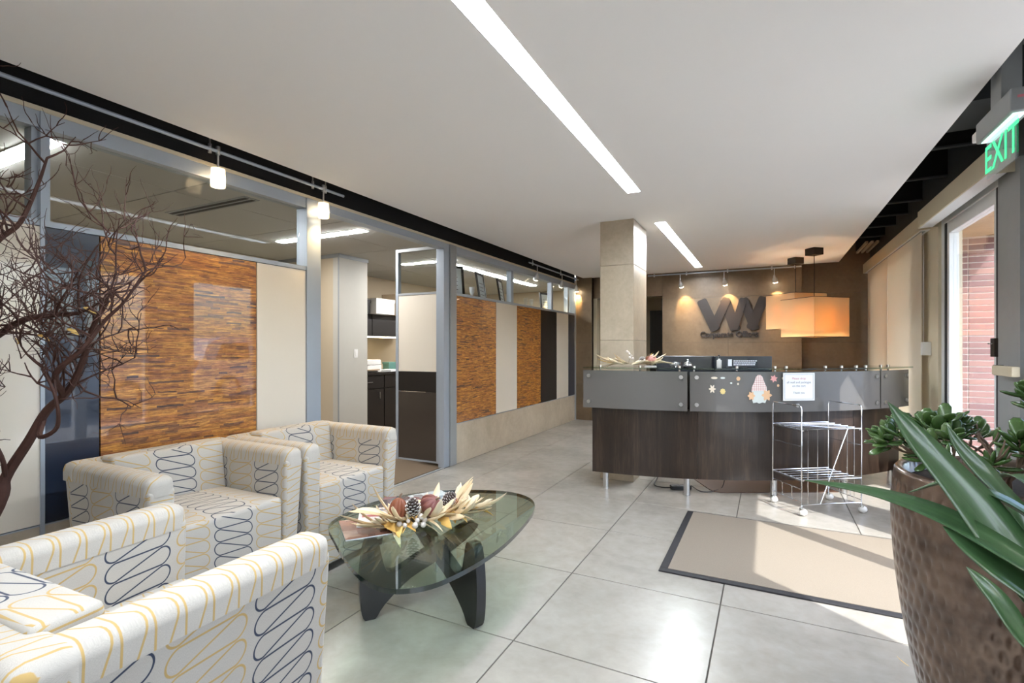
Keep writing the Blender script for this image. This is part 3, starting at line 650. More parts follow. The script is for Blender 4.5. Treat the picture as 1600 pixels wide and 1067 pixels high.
# magazines
def magazine(loc, rz, s, mat, label, strip=None):
    t = empty('magazine', loc, rz, label, 'magazine', 'magazines on the glass table')
    part('pages', m_paper, t, (-s[0] / 2 + 0.001, -s[1] / 2 + 0.001, 0), (s[0] / 2, s[1] / 2 - 0.001, 0.005)); part('cover', mat, t, (-s[0] / 2, -s[1] / 2, 0.005), (s[0] / 2, s[1] / 2, 0.0058))
    if strip: part('cover_band', strip, t, (-s[0] * 0.42, -s[1] * 0.02, 0.0058), (s[0] * 0.44, s[1] * 0.10, 0.0062)); part('masthead', m_ink, t, (-s[0] * 0.42, s[1] * 0.3, 0.0058), (s[0] * 0.2, s[1] * 0.4, 0.0062))
m_cov1 = printed('brown_cover', [C(70, 44, 38), C(150, 108, 90), C(96, 62, 54), C(196, 170, 150)], 14, 1); m_cov2 = printed('pale_cover', [C(226, 224, 226), C(236, 234, 232), C(210, 206, 210)], 9, 2)
m_cov3 = printed('blue_cover', [C(90, 110, 128), C(196, 208, 214), C(120, 66, 64), C(150, 190, 200)], 10, 3); m_cov4 = printed('dark_cover', [C(40, 40, 52), C(130, 92, 96), C(66, 60, 70), C(190, 196, 204)], 12, 4); m_red = plain('red_print', C(150, 62, 58), 0.4)
magazine((-1.735, 1.845, 0.4), R(52), (0.21, 0.275), m_cov1, 'brown-covered magazine at the edge of the glass table'); magazine((-1.765, 1.985, 0.406), R(40), (0.21, 0.275), m_cov2, 'pale magazine with a red band on the glass table', m_red)
magazine((-1.82, 2.20, 0.4), R(30), (0.21, 0.275), m_cov4, 'dark-covered magazine behind the centrepiece'); magazine((-1.69, 2.36, 0.4062), R(64), (0.21, 0.275), m_cov3, 'blue-toned magazine at the back of the glass table')

# ------------------------------------------------------------------ dried arrangements
def blade_mesh(name, L, w, bend, twist, mat, n=7, fold=0.25, jag=0.0):
    b = MB(); rows = []
    rnd = random.Random(int(L * 1000 + w * 100000))
    for i in range(n + 1):
        t = i / n; ww = w * (math.sin(PI * min(1, t * 0.93 + 0.07)) ** 0.7) * (1 - jag * rnd.random()); a = bend * t; x = L * (math.sin(a) / bend if bend else t) ; z = L * ((1 - math.cos(a)) / bend if bend else 0)
        tw = twist * t; r = []
        for s in (-1, 0, 1): r.append(Vector((x, s * ww / 2 * math.cos(tw), z + abs(s) * ww * fold + s * ww / 2 * math.sin(tw))))
        rows.append(r)
    th = Vector((0, 0, -0.0012))
    A = [[b.bm.verts.new(p) for p in r] for r in rows]; B = [[b.bm.verts.new(p + th) for p in r] for r in rows]
    for i in range(n):
        for j in range(2):
            b.bm.faces.new((A[i][j], A[i + 1][j], A[i + 1][j + 1], A[i][j + 1])); b.bm.faces.new((B[i][j], B[i][j + 1], B[i + 1][j + 1], B[i + 1][j]))
        for j in (0, 2): b.bm.faces.new((A[i][j], B[i][j], B[i + 1][j], A[i + 1][j]))
    b.bm.faces.new(A[0] + B[0][::-1]); b.bm.faces.new(A[-1][::-1] + B[-1])
    o = b.build(name, mat, None, smooth='all'); me = o.data; bpy.data.objects.remove(o); return me
HUSK = [blade_mesh('husk', L, w, bd, tw, mt, fold=fo, jag=jg) for L, w, bd, tw, mt, fo, jg in ((0.17, 0.03, 0.5, 0.5, m_husk, 0.3, 0.1), (0.20, 0.034, -0.4, -0.6, m_husk, 0.2, 0.1), (0.15, 0.045, 0.9, 0.2, m_paleleaf, 0.25, 0.25), (0.12, 0.04, 0.7, -0.4, m_paleleaf, 0.3, 0.35), (0.11, 0.045, -0.6, 0.3, m_goldleaf, 0.25, 0.4), (0.18, 0.014, 0.6, 0.2, m_goldleaf, 0.2, 0.0))]
def put(name, me, parent, loc, rot, sc=1.0):
    o = bpy.data.objects.new(name, me); link(o, parent); o.location = loc; o.rotation_euler = rot; o.scale = (sc,) * 3; return o
def gourd(name, mat, parent, loc, r, rot=(0, 0, 0), squash=0.75):
    b = MB(); n = 72; prof = [(max(0.003, r * math.sin(PI * i / 12)), -r * squash * math.cos(PI * i / 12)) for i in range(13)]
    b.lathe(prof, n, fn=lambda q, z, a: q * (1 - 0.16 * abs(math.cos(4.5 * a)) ** 5))
    o = b.build(name, mat, parent, smooth='all', loc=loc, rot=rot); c = MB(); c.tube([(0, 0, r * squash * 0.9), (0.004, 0, r * squash + 0.012), (0.012, 0, r * squash + 0.02)], [0.007, 0.005, 0.004], 7); c.build('stalk', m_bark2, o, smooth=True); return o
def pinecone(parent, loc, L, r, rot):
    b = MB(); t = MB()
    b.lathe([(0.004, 0), (r * 0.6, L * 0.15), (r * 0.62, L * 0.45), (r * 0.35, L * 0.8), (0.003, L)], 14)
    for i in range(9):
        z = L * (0.06 + 0.86 * i / 8); rr = r * math.sin(PI * (0.16 + 0.74 * i / 8)) ; n = 8
        for j in range(n):
            a = 2 * PI * (j + 0.5 * (i % 2)) / n; d = Vector((math.cos(a), math.sin(a), 0)); s = Vector((-d.y, d.x, 0)); w = rr * 0.25
            p0 = d * rr * 0.45 + Vector((0, 0, z)); p1 = d * rr * 1.0 + Vector((0, 0, z + L * 0.07))
            for bm_, k0, k1 in ((b, 0.0, 0.8), (t, 0.8, 1.05)):
                q0 = p0.lerp(p1, k0); q1 = p0.lerp(p1, k1); up = Vector((0, 0, L * 0.03)); w0 = w * (0.5 + 0.5 * k0); w1 = w * (0.5 + 0.5 * k1) * (1 if k0 == 0 else 0.6)
                vv = [bm_.bm.verts.new(x) for x in (q0 - s * w0, q0 + s * w0, q1 + s * w1, q1 - s * w1, q0 - s * w0 + up, q0 + s * w0 + up, q1 + s * w1 + up, q1 - s * w1 + up)]
                for f in ((3, 2, 1, 0), (4, 5, 6, 7), (0, 1, 5, 4), (1, 2, 6, 5), (2, 3, 7, 6), (3, 0, 4, 7)): bm_.bm.faces.new([vv[q] for q in f])
    o = b.build('pine_cone', m_cone, parent, loc=loc, rot=rot); tt = t.build('frosted_scale', m_conetip, o); tt['kind'] = 'stuff'; return o
def berries(parent, pts, mat, z0):
    for (x, y, z, r) in pts:
        b = MB(); b.ball((0, 0, 0), r, 12); b.build('berry', mat, parent, smooth='all', loc=(x, y, z))
# centrepiece on the glass table: runs from the near edge of the glass towards the far right
AX = Vector((0.24, 0.40, 0)).normalized(); AY = Vector((-AX.y, AX.x, 0)); cpl = Vector((-1.535, 2.02, 0.402))
cp = empty('dried_centrepiece', cpl, math.atan2(AX.y, AX.x), 'dried corn-husk centrepiece with small gourds, pine cones and berries on the glass table', 'centrepiece')
rnd = random.Random(11)
b = MB(); b.tube([(-0.20, 0, 0.016), (-0.1, 0.01, 0.02), (0.05, -0.01, 0.022), (0.2, 0.0, 0.018), (0.3, 0.01, 0.014)], [0.008, 0.014, 0.016, 0.013, 0.006], 8); b.build('twig_core', m_bark2, cp, smooth=True)
for i in range(80):
    s = -0.2 + 0.5 * (i / 79); side = 1 if i % 2 else -1
    a = side * R(rnd.uniform(18, 95)) + (PI if s < -0.03 else 0); k = rnd.choice((0, 1, 2, 3, 2, 3, 5, 1, 0, 2, 4))
    put('husk_leaf', HUSK[k], cp, (s, side * 0.02, rnd.uniform(0.012, 0.03)), (rnd.uniform(-0.7, 0.7), -R(rnd.uniform(-2, 24)), a), rnd.uniform(0.8, 1.3))
for (a, sc, k, pit) in ((R(196), 1.25, 1, 38), (R(150), 1.3, 0, 42), (R(172), 1.2, 1, 30), (R(8), 1.2, 0, 30), (R(-12), 1.25, 2, 22), (R(25), 1.2, 1, 46), (R(-60), 1.1, 4, 2), (R(-105), 1.2, 4, 0), (R(-130), 1.1, 3, 3)):
    put('husk_leaf', HUSK[k], cp, (-0.12 if abs(a) > 1.0 else 0.16, 0, 0.03), (0, -R(pit), a), sc)
gourd('plum_gourd', m_plum, cp, (0.055, 0.0, 0.078), 0.06, (R(35), R(28), 0)); gourd('rust_gourd', m_rust, cp, (-0.105, 0.03, 0.075), 0.045, (R(-8), R(10), 0), 1.25)
pinecone(cp, (-0.045, -0.03, 0.05), 0.10, 0.038, (R(18), R(-14), 0)); pinecone(cp, (0.13, 0.03, 0.06), 0.09, 0.034, (R(30), R(40), 0))
berries(cp, [(-0.13, -0.06, 0.035, 0.014), (-0.11, -0.075, 0.03, 0.012), (-0.085, -0.055, 0.04, 0.010), (-0.02, -0.055, 0.05, 0.015), (-0.045, -0.07, 0.04, 0.012), (0.0, -0.05, 0.03, 0.014), (-0.035, -0.05, 0.07, 0.009), (0.09, 0.09, 0.06, 0.010), (0.11, 0.10, 0.085, 0.008), (0.12, 0.085, 0.09, 0.008), (-0.06, -0.08, 0.022, 0.015), (-0.02, -0.085, 0.02, 0.014)], m_berry, 0)
berries(cp, [(0.2, 0.02, 0.07, 0.017), (0.14, -0.03, 0.05, 0.016), (0.17, -0.09, 0.02, 0.012)], m_berry2, 0)

# ------------------------------------------------------------------ reception desk
DC = (-1.41, 7.33)
dk = empty('reception_desk', (DC[0], DC[1], 0), 0, 'curved walnut reception desk with grey glass fascia and steel legs', 'reception desk')
A0, A1 = -90.2, -31.8
for k, (a, c) in enumerate(((A0, -72.6), (-72.6, -45.0), (-45.0, A1))):
    b = MB(); b.arc((0, 0), 2.90, 2.93, 0.15, 0.74, a + 0.03, c - 0.03, 14); b.build('front_panel', m_walnut, dk, smooth=40)
b = MB(); b.arc((0, 0), 2.86, 2.90, 0.74, 1.03, A0, A1, 40); b.build('upper_panel', m_dark, dk, smooth=40)
b = MB(); b.arc((0, 0), 2.20, 2.895, 0.70, 0.735, -79.5, A1, 40); b.build('worktop', m_walnut, dk, smooth=40)
GA = ((A0 - 1.2, -74.4), (-74.0, -40.3), (-40.0, A1 + 0.6))
for (a, c) in GA:
    b = MB(); b.arc((0, 0), 2.985, 2.995, 0.735, 1.068, a, c, 20); g_ = b.build('glass_panel', m_greyglass, dk, smooth=40)
    for q in ([a + 1.0, c - 1.0] if c - a < 20 else [a + 1.0, (a + c) / 2, c - 1.0]):
        for z in (0.79, 1.02):
            d = Vector((math.cos(R(q)), math.sin(R(q)), 0)); b = MB(); b.cyl(d * 2.93 + Vector((0, 0, z)), d * 2.996 + Vector((0, 0, z)), 0.010, 12); b.cyl(d * 2.995 + Vector((0, 0, z)), d * 3.008 + Vector((0, 0, z)), 0.0165, 16); b.build('standoff_bolt', m_steel, g_, smooth=True)
b = MB(); b.arc((0, 0), 2.66, 3.03, 1.086, 1.098, A0 - 1.0, A1 + 0.6, 44); b.build('counter_glass', [m_tglass], dk, smooth=40)
for q in (-89, -82, -75.4, -73, -66, -59.5, -57.5, -50, -46.5, -43, -40.5, -36, -33.5):
    d = Vector((math.cos(R(q)), math.sin(R(q)), 0)); b = MB(); p = d * 2.88; b.cyl(p + Vector((0, 0, 1.03)), p + Vector((0, 0, 1.086)), 0.008, 10); b.cyl(p + Vector((0, 0, 1.098)), p + Vector((0, 0, 1.112)), 0.014, 14); b.build('counter_post', m_chrome, dk, smooth=True)
for q in (-88.0, -74.2, -59.7, -46.0, -32.6):
    d = Vector((math.cos(R(q)), math.sin(R(q)), 0)); p = d * 2.88; b = MB(); b.cyl((p.x, p.y, 0.006), (p.x, p.y, 0.16), 0.026, 20); b.cyl((p.x, p.y, 0), (p.x, p.y, 0.008), 0.029, 20); b.build('leg', m_steel, dk, smooth=True)
def onarc(q, r, z=0):
    return Vector((DC[0] + r * math.cos(R(q)), DC[1] + r * math.sin(R(q)), z))
# notice sheet and autumn stickers on the fascia glass
q0 = -57.0
sg = empty('notice_sheet', onarc(q0, 2.999, 0.945), R(q0) + PI / 2, 'white notice sheet taped to the grey desk fascia', 'notice')
part('sheet', m_paper, sg, (-0.14, -0.0105, -0.115), (0.14, -0.009, 0.115))
b = MB()
for a in ((-0.128, -0.126, -0.103, 0.103), (0.126, 0.128, -0.103, 0.103), (-0.128, 0.128, -0.103, -0.101), (-0.128, 0.128, 0.101, 0.103)): b.box((a[0], -0.0112, a[2]), (a[1], -0.0105, a[3]))
b.build('border_line', m_ink, sg)
for z, s, tx, mt in ((0.068, 0.026, 'Please drop', m_redink), (0.036, 0.026, 'all mail and packages', m_ink), (0.006, 0.026, 'on the cart', m_ink), (-0.05, 0.024, 'Thank you', m_ink)):
    text('lettering', tx, s, mt, sg, Matrix.Translation((0, -0.0108, z)) @ Matrix.Rotation(R(90), 4, 'X'), 0.0003)
def gingham():
    t = NT('pink_gingham'); v = t.coord('Object'); sp = t.n('SeparateXYZ'); t.l(v, sp.inputs[0])
    st = lambda s_: t.M('GREATER_THAN', t.M('FRACT', t.M('MULTIPLY', s_, 55)), 0.5)
    f = t.M('MULTIPLY', t.M('ADD', st(sp.outputs[0]), st(sp.outputs[2])), 0.5); t.set(color=t.mix(f, C(236, 226, 224), C(206, 168, 164)), rough=0.7); return t.m
m_gingham = gingham(); m_pale = plain('pale_sticker', C(208, 216, 214), 0.7); m_peach = plain('peach_sticker', C(226, 186, 146), 0.7); m_pink = plain('pink_sticker', C(220, 158, 156), 0.7); m_ivory = plain('ivory_sticker', C(226, 214, 196), 0.7); m_yel = plain('yellow_sticker', C(226, 206, 140), 0.7)
def poly_sticker(parent, name, mat, pts, y0=-0.001, cx=0, cz=0):
    b = MB(); b.prism([(x + cx, z + cz) for x, z in pts], y0 - 0.0008, y0, tf=lambda x, y, z: (x, z, y)); return b.build(name, mat, parent)
def blob(rx, rz, n=14, k=0, amp=0): return [((rx * (1 + amp * math.cos(k * 2 * PI * i / n))) * math.cos(2 * PI * i / n), (rz * (1 + amp * math.cos(k * 2 * PI * i / n))) * math.sin(2 * PI * i / n)) for i in range(n)]
gn = empty('gnome_sticker', onarc(-63.35, 2.9975, 0.895), R(-63.35) + PI / 2, 'pale autumn gnome sticker with gingham hat on the desk fascia', 'sticker', 'autumn stickers')
poly_sticker(gn, 'hat', m_gingham, [(-0.065, 0.01), (-0.06, 0.05), (-0.04, 0.09), (-0.028, 0.13), (-0.012, 0.148), (0.012, 0.148), (0.028, 0.13), (0.042, 0.09), (0.06, 0.05), (0.065, 0.01)])
poly_sticker(gn, 'beard', m_pale, [(-0.06, 0.015), (-0.066, -0.04), (-0.05, -0.085), (-0.02, -0.08), (0.0, -0.09), (0.025, -0.08), (0.05, -0.085), (0.066, -0.04), (0.06, 0.015)], -0.0018)
poly_sticker(gn, 'flower', m_peach, blob(0.035, 0.04, 24, 6, 0.25), -0.003, 0.062, -0.02); poly_sticker(gn, 'flower', m_peach, blob(0.026, 0.032, 24, 6, 0.25), -0.003, -0.066, -0.025)
star = [(0.034 * (1 if i % 2 == 0 else 0.55) * math.cos(2 * PI * i / 12 + 0.3), 0.034 * (1 if i % 2 == 0 else 0.55) * math.sin(2 * PI * i / 12 + 0.3)) for i in range(12)]
for (q, z, mt, sh, lb) in ((-70.3, 1.017, m_ivory, blob(0.022, 0.012, 12, 2, 0.2), 'ivory leaf sticker highest on the desk fascia near the joint'), (-69.0, 1.017, m_pale, blob(0.016, 0.010, 12, 2, 0.2), 'grey leaf sticker beside the ivory leaf sticker'),
    (-66.6, 1.012, m_peach, blob(0.016, 0.018, 12), 'peach pumpkin sticker above the gnome hat side'), (-67.7, 0.975, m_pale, blob(0.009, 0.007, 10), 'tiny pale acorn sticker under the peach pumpkin sticker'), (-66.65, 0.968, m_ivory, blob(0.008, 0.010, 10), 'tiny ivory acorn sticker below the peach pumpkin sticker'),
    (-70.6, 0.925, m_ivory, blob(0.022, 0.028, 24, 6, 0.4), 'ivory sprig sticker low on the desk fascia'), (-69.0, 0.905, m_yel, blob(0.021, 0.023, 24, 8, 0.12), 'round yellow sunflower sticker low on the desk fascia'),
    (-61.0, 1.012, m_pink, star, 'pink maple leaf sticker right of the gnome hat'), (-59.55, 1.015, m_ivory, blob(0.009, 0.011, 10), 'tiny ivory dot sticker past the pink maple leaf'), (-60.3, 0.955, m_peach, blob(0.010, 0.012, 10), 'tiny peach acorn sticker under the pink maple leaf'),
    (-58.75, 0.985, m_ivory, blob(0.018, 0.020, 24, 5, 0.35), 'ivory sprig sticker beside the notice sheet'), (-59.0, 0.93, m_pale, blob(0.019, 0.017, 24, 4, 0.4), 'pale sprig sticker low beside the notice sheet')):
    e = empty('leaf_sticker', onarc(q, 2.9965, z), R(q) + PI / 2, lb, 'sticker', 'autumn stickers'); poly_sticker(e, 'vinyl', mt, sh)

# things on the counter glass (top 1.098)
CT = 1.098
fa = empty('dried_garland', onarc(-83.6, 2.88, CT), R(3), 'dried husk garland with pine cone and pink rose on the desk end', 'garland')
rnd = random.Random(5)
for i in range(34):
    s = -0.2 + 0.44 * i / 33; a = (PI if s < 0 else 0) + R(rnd.uniform(-48, 48)); k = rnd.choice((0, 1, 2, 3, 1, 0, 5))
    put('husk_leaf', HUSK[k], fa, (s * 0.8, rnd.uniform(-0.03, 0.03), rnd.uniform(0.016, 0.04)), (rnd.uniform(-0.4, 0.4), -R(rnd.uniform(-4, 24)), a), rnd.uniform(0.8, 1.15))
pinecone(fa, (0.11, 0.0, 0.05), 0.07, 0.03, (R(-70), 0, R(20)))
b = MB()
for i in range(4):
    for j in range(6 - i):
        a = 2 * PI * j / (6 - i) + i; rr = 0.036 - i * 0.008; b.ball((0.19 + rr * 0.6 * math.cos(a), -0.01 + rr * 0.6 * math.sin(a), 0.068 + i * 0.006), 0.02, 8, (1, 1, 0.9))
b.build('rose', m_rose, fa, smooth='all'); gourd('rust_gourd', m_rust, fa, (0.155, 0.03, 0.075), 0.03)
b = MB(); b.tube([(-0.02, 0.02, 0.03), (-0.01, 0.02, 0.10), (-0.03, 0.02, 0.14)], 0.002, 5); b.build('sprig', m_bark2, fa)
berries(fa, [(-0.01, 0.02, 0.085, 0.011), (0.005, 0.015, 0.10, 0.010), (-0.012, 0.01, 0.115, 0.010), (-0.035, 0.02, 0.138, 0.011), (-0.02, 0.015, 0.128, 0.009), (0.09, -0.03, 0.05, 0.012), (0.02, 0.0, 0.075, 0.012), (0.125, -0.03, 0.06, 0.010)], m_berry, 0)
bl = empty('service_bell', onarc(-73.9, 2.84, CT), 0, 'brass service bell on the reception counter glass', 'bell')
b = MB(); b.lathe([(0.04, 0.0), (0.042, 0.006), (0.04, 0.012)], 24); b.build('base', m_plastic_b, bl, smooth=True)
b = MB(); b.lathe([(0.036, 0.016), (0.036, 0.02), (0.033, 0.032), (0.024, 0.044), (0.010, 0.05), (0.004, 0.051)], 28); b.build('dome', m_chrome, bl, smooth='all'); b = MB(); b.lathe([(0.003, 0.05), (0.003, 0.058), (0.007, 0.061), (0.006, 0.067), (0.001, 0.069)], 12); b.build('button', m_chrome, bl, smooth=True)
cd = empty('candy_dish', onarc(-76.0, 2.84, CT), 0, 'small clear glass dish beside the service bell', 'dish'); b = MB(); b.lathe([(0.03, 0), (0.045, 0.012), (0.055, 0.045), (0.05, 0.045), (0.04, 0.014), (0.005, 0.008)], 24); b.build('bowl', m_acrylic, cd, smooth='all')
for j in range(7): b = MB(); b.ball((0.022 * math.cos(j * 2.4), 0.022 * math.sin(j * 2.4), 0.022 + 0.006 * (j % 3)), 0.011, 8); b.build('sweet', m_berry, cd, smooth='all')
tk = empty('card_holder', onarc(-80.2, 2.87, CT), R(8), 'small white card tray under the dried garland', 'card tray'); part('tray', m_plastic_w, tk, (-0.05, -0.03, 0.0), (0.05, 0.03, 0.008), 0.002); part('card', m_paper, tk, (-0.044, -0.026, 0.008), (0.044, 0.026, 0.013))
sb = empty('sanitiser_bottle', onarc(-68.4, 2.80, CT), 0, 'small white pump bottle between the two monitors', 'bottle'); b = MB(); b.lathe([(0.018, 0), (0.02, 0.004), (0.02, 0.062), (0.009, 0.068), (0.009, 0.076)], 20); b.build('body', m_plastic_w, sb, smooth=40); b = MB(); b.lathe([(0.010, 0.076), (0.010, 0.088), (0.004, 0.09), (0.004, 0.10)], 14); b.box((-0.008, -0.03, 0.10), (0.008, 0.008, 0.108)); b.build('pump', m_plastic_b, sb)
ac = empty('acrylic_sign', onarc(-64.6, 2.82, CT), R(-64.6) + PI / 2 + R(8), 'clear acrylic sign stand with white lettering on the counter', 'sign stand')
part('foot', m_acrylic, ac, (-0.14, -0.035, 0), (0.14, 0.035, 0.004)); part('face', m_acrylic, ac, (-0.14, -0.003, 0.004), (0.14, 0.003, 0.075)); part('mark', m_paper, ac, (-0.13, -0.0042, 0.012), (-0.095, -0.0032, 0.07))
for i, (w, z) in enumerate(((0.2, 0.057), (0.2, 0.04), (0.19, 0.024))):
    b = MB(); x = -0.08
    rr = random.Random(i)
    while x < -0.08 + w: L = rr.uniform(0.008, 0.022); b.box((x, -0.0042, z - 0.0045), (x + L, -0.0032, z + 0.0045)); x += L + 0.004
    b.build('white_print', m_paper, ac)
# monitors on the worktop, backs to the lobby
def monitor(loc, rz, label, w=0.54):
    t = empty('monitor', loc, rz, label, 'monitor', 'desk monitors'); h = w * 0.60
    part('rear_shell', m_screenback, t, (-w / 2, -0.022, 0.13), (w / 2, 0.012, 0.13 + h), 0.006); part('screen', m_plastic_b, t, (-w / 2 + 0.006, 0.0125, 0.137), (w / 2 - 0.006, 0.014, 0.123 + h))
    part('stand_neck', m_plastic_b, t, (-0.03, -0.055, 0.01), (0.03, -0.024, 0.30), 0.004); part('stand_foot', m_plastic_b, t, (-0.12, -0.12, 0), (0.12, 0.08, 0.012), 0.004)
    b = MB(); b.cyl((-0.035, -0.0225, 0.12 + h * 0.82), (-0.035, -0.0235, 0.12 + h * 0.82), 0.017, 24); b.build('emblem', m_plastic_b, t)
    text('lettering', 'LG', 0.042, m_plastic_b, t, Matrix.Translation((0.022, -0.0228, 0.12 + h * 0.82)) @ Matrix.Rotation(R(90), 4, 'X'), 0.0005, 0.001)
monitor((-0.72, 5.12, 0.735), R(20), 'dark monitor back behind the dried garland end of the desk'); monitor((-0.215, 5.27, 0.735), R(27), 'blue-grey monitor back nearer the pendant lamps')
# under the desk
cm = empty('chair_mat', (-0.42, 4.72, 0), R(28), 'brown chair mat on the floor under the reception desk', 'chair mat'); b = MB()
b.prism([(0.1 - 0.1 * math.cos(R(q)), 0.1 - 0.1 * math.sin(R(q))) for q in range(0, 91, 15)] + [(1.1, 0), (1.1, 0.9), (0, 0.9)], 0.0, 0.006); b.build('sheet', plain('brown_vinyl', C(82, 58, 46), 0.35), cm)
pwr = empty('power_strip', (-0.70, 4.72, 0), R(30), 'black power strip on the floor under the desk', 'power strip'); part('body', m_plastic_b, pwr, (-0.09, -0.03, 0), (0.09, 0.03, 0.035), 0.006); b = MB(); b.tube(smooth_open([(-0.09, 0, 0.015), (-0.16, 0.03, 0.01), (-0.2, 0.12, 0.012), (-0.12, 0.25, 0.05), (-0.02, 0.35, 0.25)]), 0.005, 6); b.build('cord', m_plastic_b, pwr, smooth=True)
for i in range(3): part('socket', m_espresso, pwr, (-0.07 + 0.05 * i, -0.016, 0.035), (-0.04 + 0.05 * i, 0.016, 0.037))
cb = MB(); cb.tube(smooth_open([(-0.62, 4.80, 0.02), (-0.52, 4.70, 0.006), (-0.42, 4.78, 0.006), (-0.36, 4.95, 0.03), (-0.34, 5.05, 0.3)]), 0.004, 6); o = cb.build('cable', m_plastic_b, None, smooth=True); tag(o, 'thin black cable trailing from the power strip', 'cable')

# ------------------------------------------------------------------ wire trolley in front of the desk
PX = Vector((0.414, 0.289, 0)).normalized(); rzc = math.atan2(PX.y, PX.x)
ct = empty('wire_cart', (0.028 + 0.204 / 2 + 0.207, 4.647 - 0.266 / 2 + 0.1445, 0), rzc, 'chrome wire trolley on castors in front of the reception desk', 'trolley')
W2, D2 = 0.2525, 0.1675
for sx in (-1, 1):
    x = sx * W2; b = MB(); r = 0.0045
    b.tube(smooth_open([(x, D2, 0.06), (x, D2, 0.45), (x, D2, 0.80)]) + [Vector((x, D2 - 0.006, 0.822)), Vector((x, D2 - 0.02, 0.828)), Vector((x, -D2 + 0.02, 0.828)), Vector((x, -D2 + 0.006, 0.822))] + smooth_open([(x, -D2, 0.80), (x, -D2, 0.45), (x, -D2, 0.06)]), r, 8)
    b.build('side_frame', m_chrome, ct, smooth=True)
    for z in (0.52, 0.20, 0.10): b = MB(); b.tube([(x, -D2, z), (x, D2, z)], 0.003, 8); b.build('side_rail', m_chrome, ct, smooth=True)
    for y in (-0.06, 0.05): b = MB(); b.tube([(x, y, 0.10), (x, y, 0.20)], 0.003, 6); b.build('side_wire', m_chrome, ct)
for z in (0.65, 0.27):
    s_ = empty('shelf', (0, 0, z)); s_.parent = ct
    for y in (-D2, -0.10, -0.035, 0.035, 0.10, D2): b = MB(); b.tube([(-W2, y, 0), (W2, y, 0)], 0.0045 if abs(y) > 0.15 else 0.0035, 8); b.build('shelf_wire', m_chrome, s_, smooth=True)
    for x in (-W2 + 0.01, W2 - 0.01): part('shelf_bar', m_steel, s_, (x - 0.01, -D2, -0.014), (x + 0.01, D2, -0.004))
b = MB(); b.tube([(-W2, -D2, 0.08), (0.0, -D2 - 0.002, 0.085), (W2, -D2, 0.08)], 0.0035, 6); b.build('lower_rail', m_chrome, ct, smooth=True)
for x in (-0.2, -0.12, 0.13, 0.19): b = MB(); b.tube([(x, -D2, 0.085), (x, -D2, 0.65)], 0.003, 6); b.build('front_wire', m_chrome, ct)
b = MB(); b.tube([(-0.10, -D2 - 0.005, 0.085), (0.13, -D2 - 0.005, 0.65)], 0.0045, 8); b.build('brace', m_chrome, ct, smooth=True)
for sx in (-1, 1):
    for sy in (-1, 1):
        x, y = sx * W2, sy * D2; b = MB(); b.lathe([(0.004, -0.028), (0.02, -0.022), (0.028, 0.0), (0.02, 0.022), (0.004, 0.028)], 20); b.move(Matrix.Translation((x + 0.012, y, 0.028)) @ Matrix.Rotation(R(90), 4, 'Y'))
        w = b.build('castor', m_plastic_w, ct, smooth='all'); b = MB(); b.cyl((x, y, 0.04), (x, y, 0.075), 0.007, 10); b.lathe([(0.016, 0.048), (0.014, 0.06), (0.006, 0.066)], 14, (x, y, 0)); b.build('swivel', m_chrome, w, smooth=True)

# ------------------------------------------------------------------ entrance mat
em = empty('entrance_mat', (0.335, 3.51, 0), 0, 'beige woven entrance mat with black rubber border', 'mat'); hx, hy, bw = 0.89, 0.585, 0.045
part('carpet', m_mat, em, (-hx + bw, -hy + bw, 0.001), (hx - bw, hy - bw, 0.010))
for lo, hi in (((-hx, -hy), (hx, -hy + bw)), ((-hx, hy - bw * 0.35), (hx, hy)), ((-hx, -hy + bw), (-hx + bw, hy - bw * 0.35)), ((hx - bw, -hy + bw), (hx, hy - bw * 0.35))): part('border', m_rubber, em, (lo[0], lo[1], 0), (hi[0], hi[1], 0.009), 0.003)
part('carpet_edge', m_mat, em, (-hx + bw, hy - bw, 0.001), (hx - bw, hy - bw * 0.35, 0.010))

# ------------------------------------------------------------------ wall logo
lg = empty('wall_logo', (-0.55, YB - 0.03, 1.80), 0, 'large bronze W-shaped logo on the stone back wall', 'logo')
def stroke(x0, z0, x1, z1, w, name, y=-0.02):
    d = Vector((x1 - x0, 0, z1 - z0)); L = d.length; a = math.atan2(d.z, d.x); b = MB()
    n = 5; rr = 0.035; pts = []
    for (cx, cz, s) in ((L - rr, w / 2 - rr, 0), (rr, w / 2 - rr, 1), (rr, -w / 2 + rr, 2), (L - rr, -w / 2 + rr, 3)):
        for i in range(n): q = PI / 2 * (s + i / (n - 1)); pts.append((cx + rr * math.cos(q), cz + rr * math.sin(q)))
    b.prism(pts, y - 0.012, y + 0.012, tf=lambda px, pz, py: (x0 + px * math.cos(a) - pz * math.sin(a), py, z0 + px * math.sin(a) + pz * math.cos(a))); return b.build(name, m_brownlogo, lg)
stroke(-0.405, 0.235, -0.185, -0.26, 0.15, 'stroke', 0.0); stroke(-0.225, -0.235, -0.015, 0.245, 0.13, 'stroke', -0.012); stroke(-0.06, 0.235, 0.10, -0.26, 0.15, 'stroke', 0.0); stroke(0.075, -0.255, 0.215, 0.235, 0.11, 'stroke', -0.012)
stroke(0.205, 0.235, 0.375, -0.26, 0.13, 'stroke', 0.001); stroke(0.31, -0.25, 0.50, 0.24, 0.14, 'stroke', -0.012)
cl = empty('wall_lettering', (-0.55, YB - 0.03, 1.475), 0, 'bronze lettering reading Corporate Offices under the wall logo', 'lettering')
text('lettering', 'Corporate Offices', 0.125, m_brownlogo, cl, Matrix.Translation((0, 0.01, 0)) @ Matrix.Rotation(R(90), 4, 'X') @ Matrix.Scale(0.90, 4, (1, 0, 0)), 0.014, 0.0035)

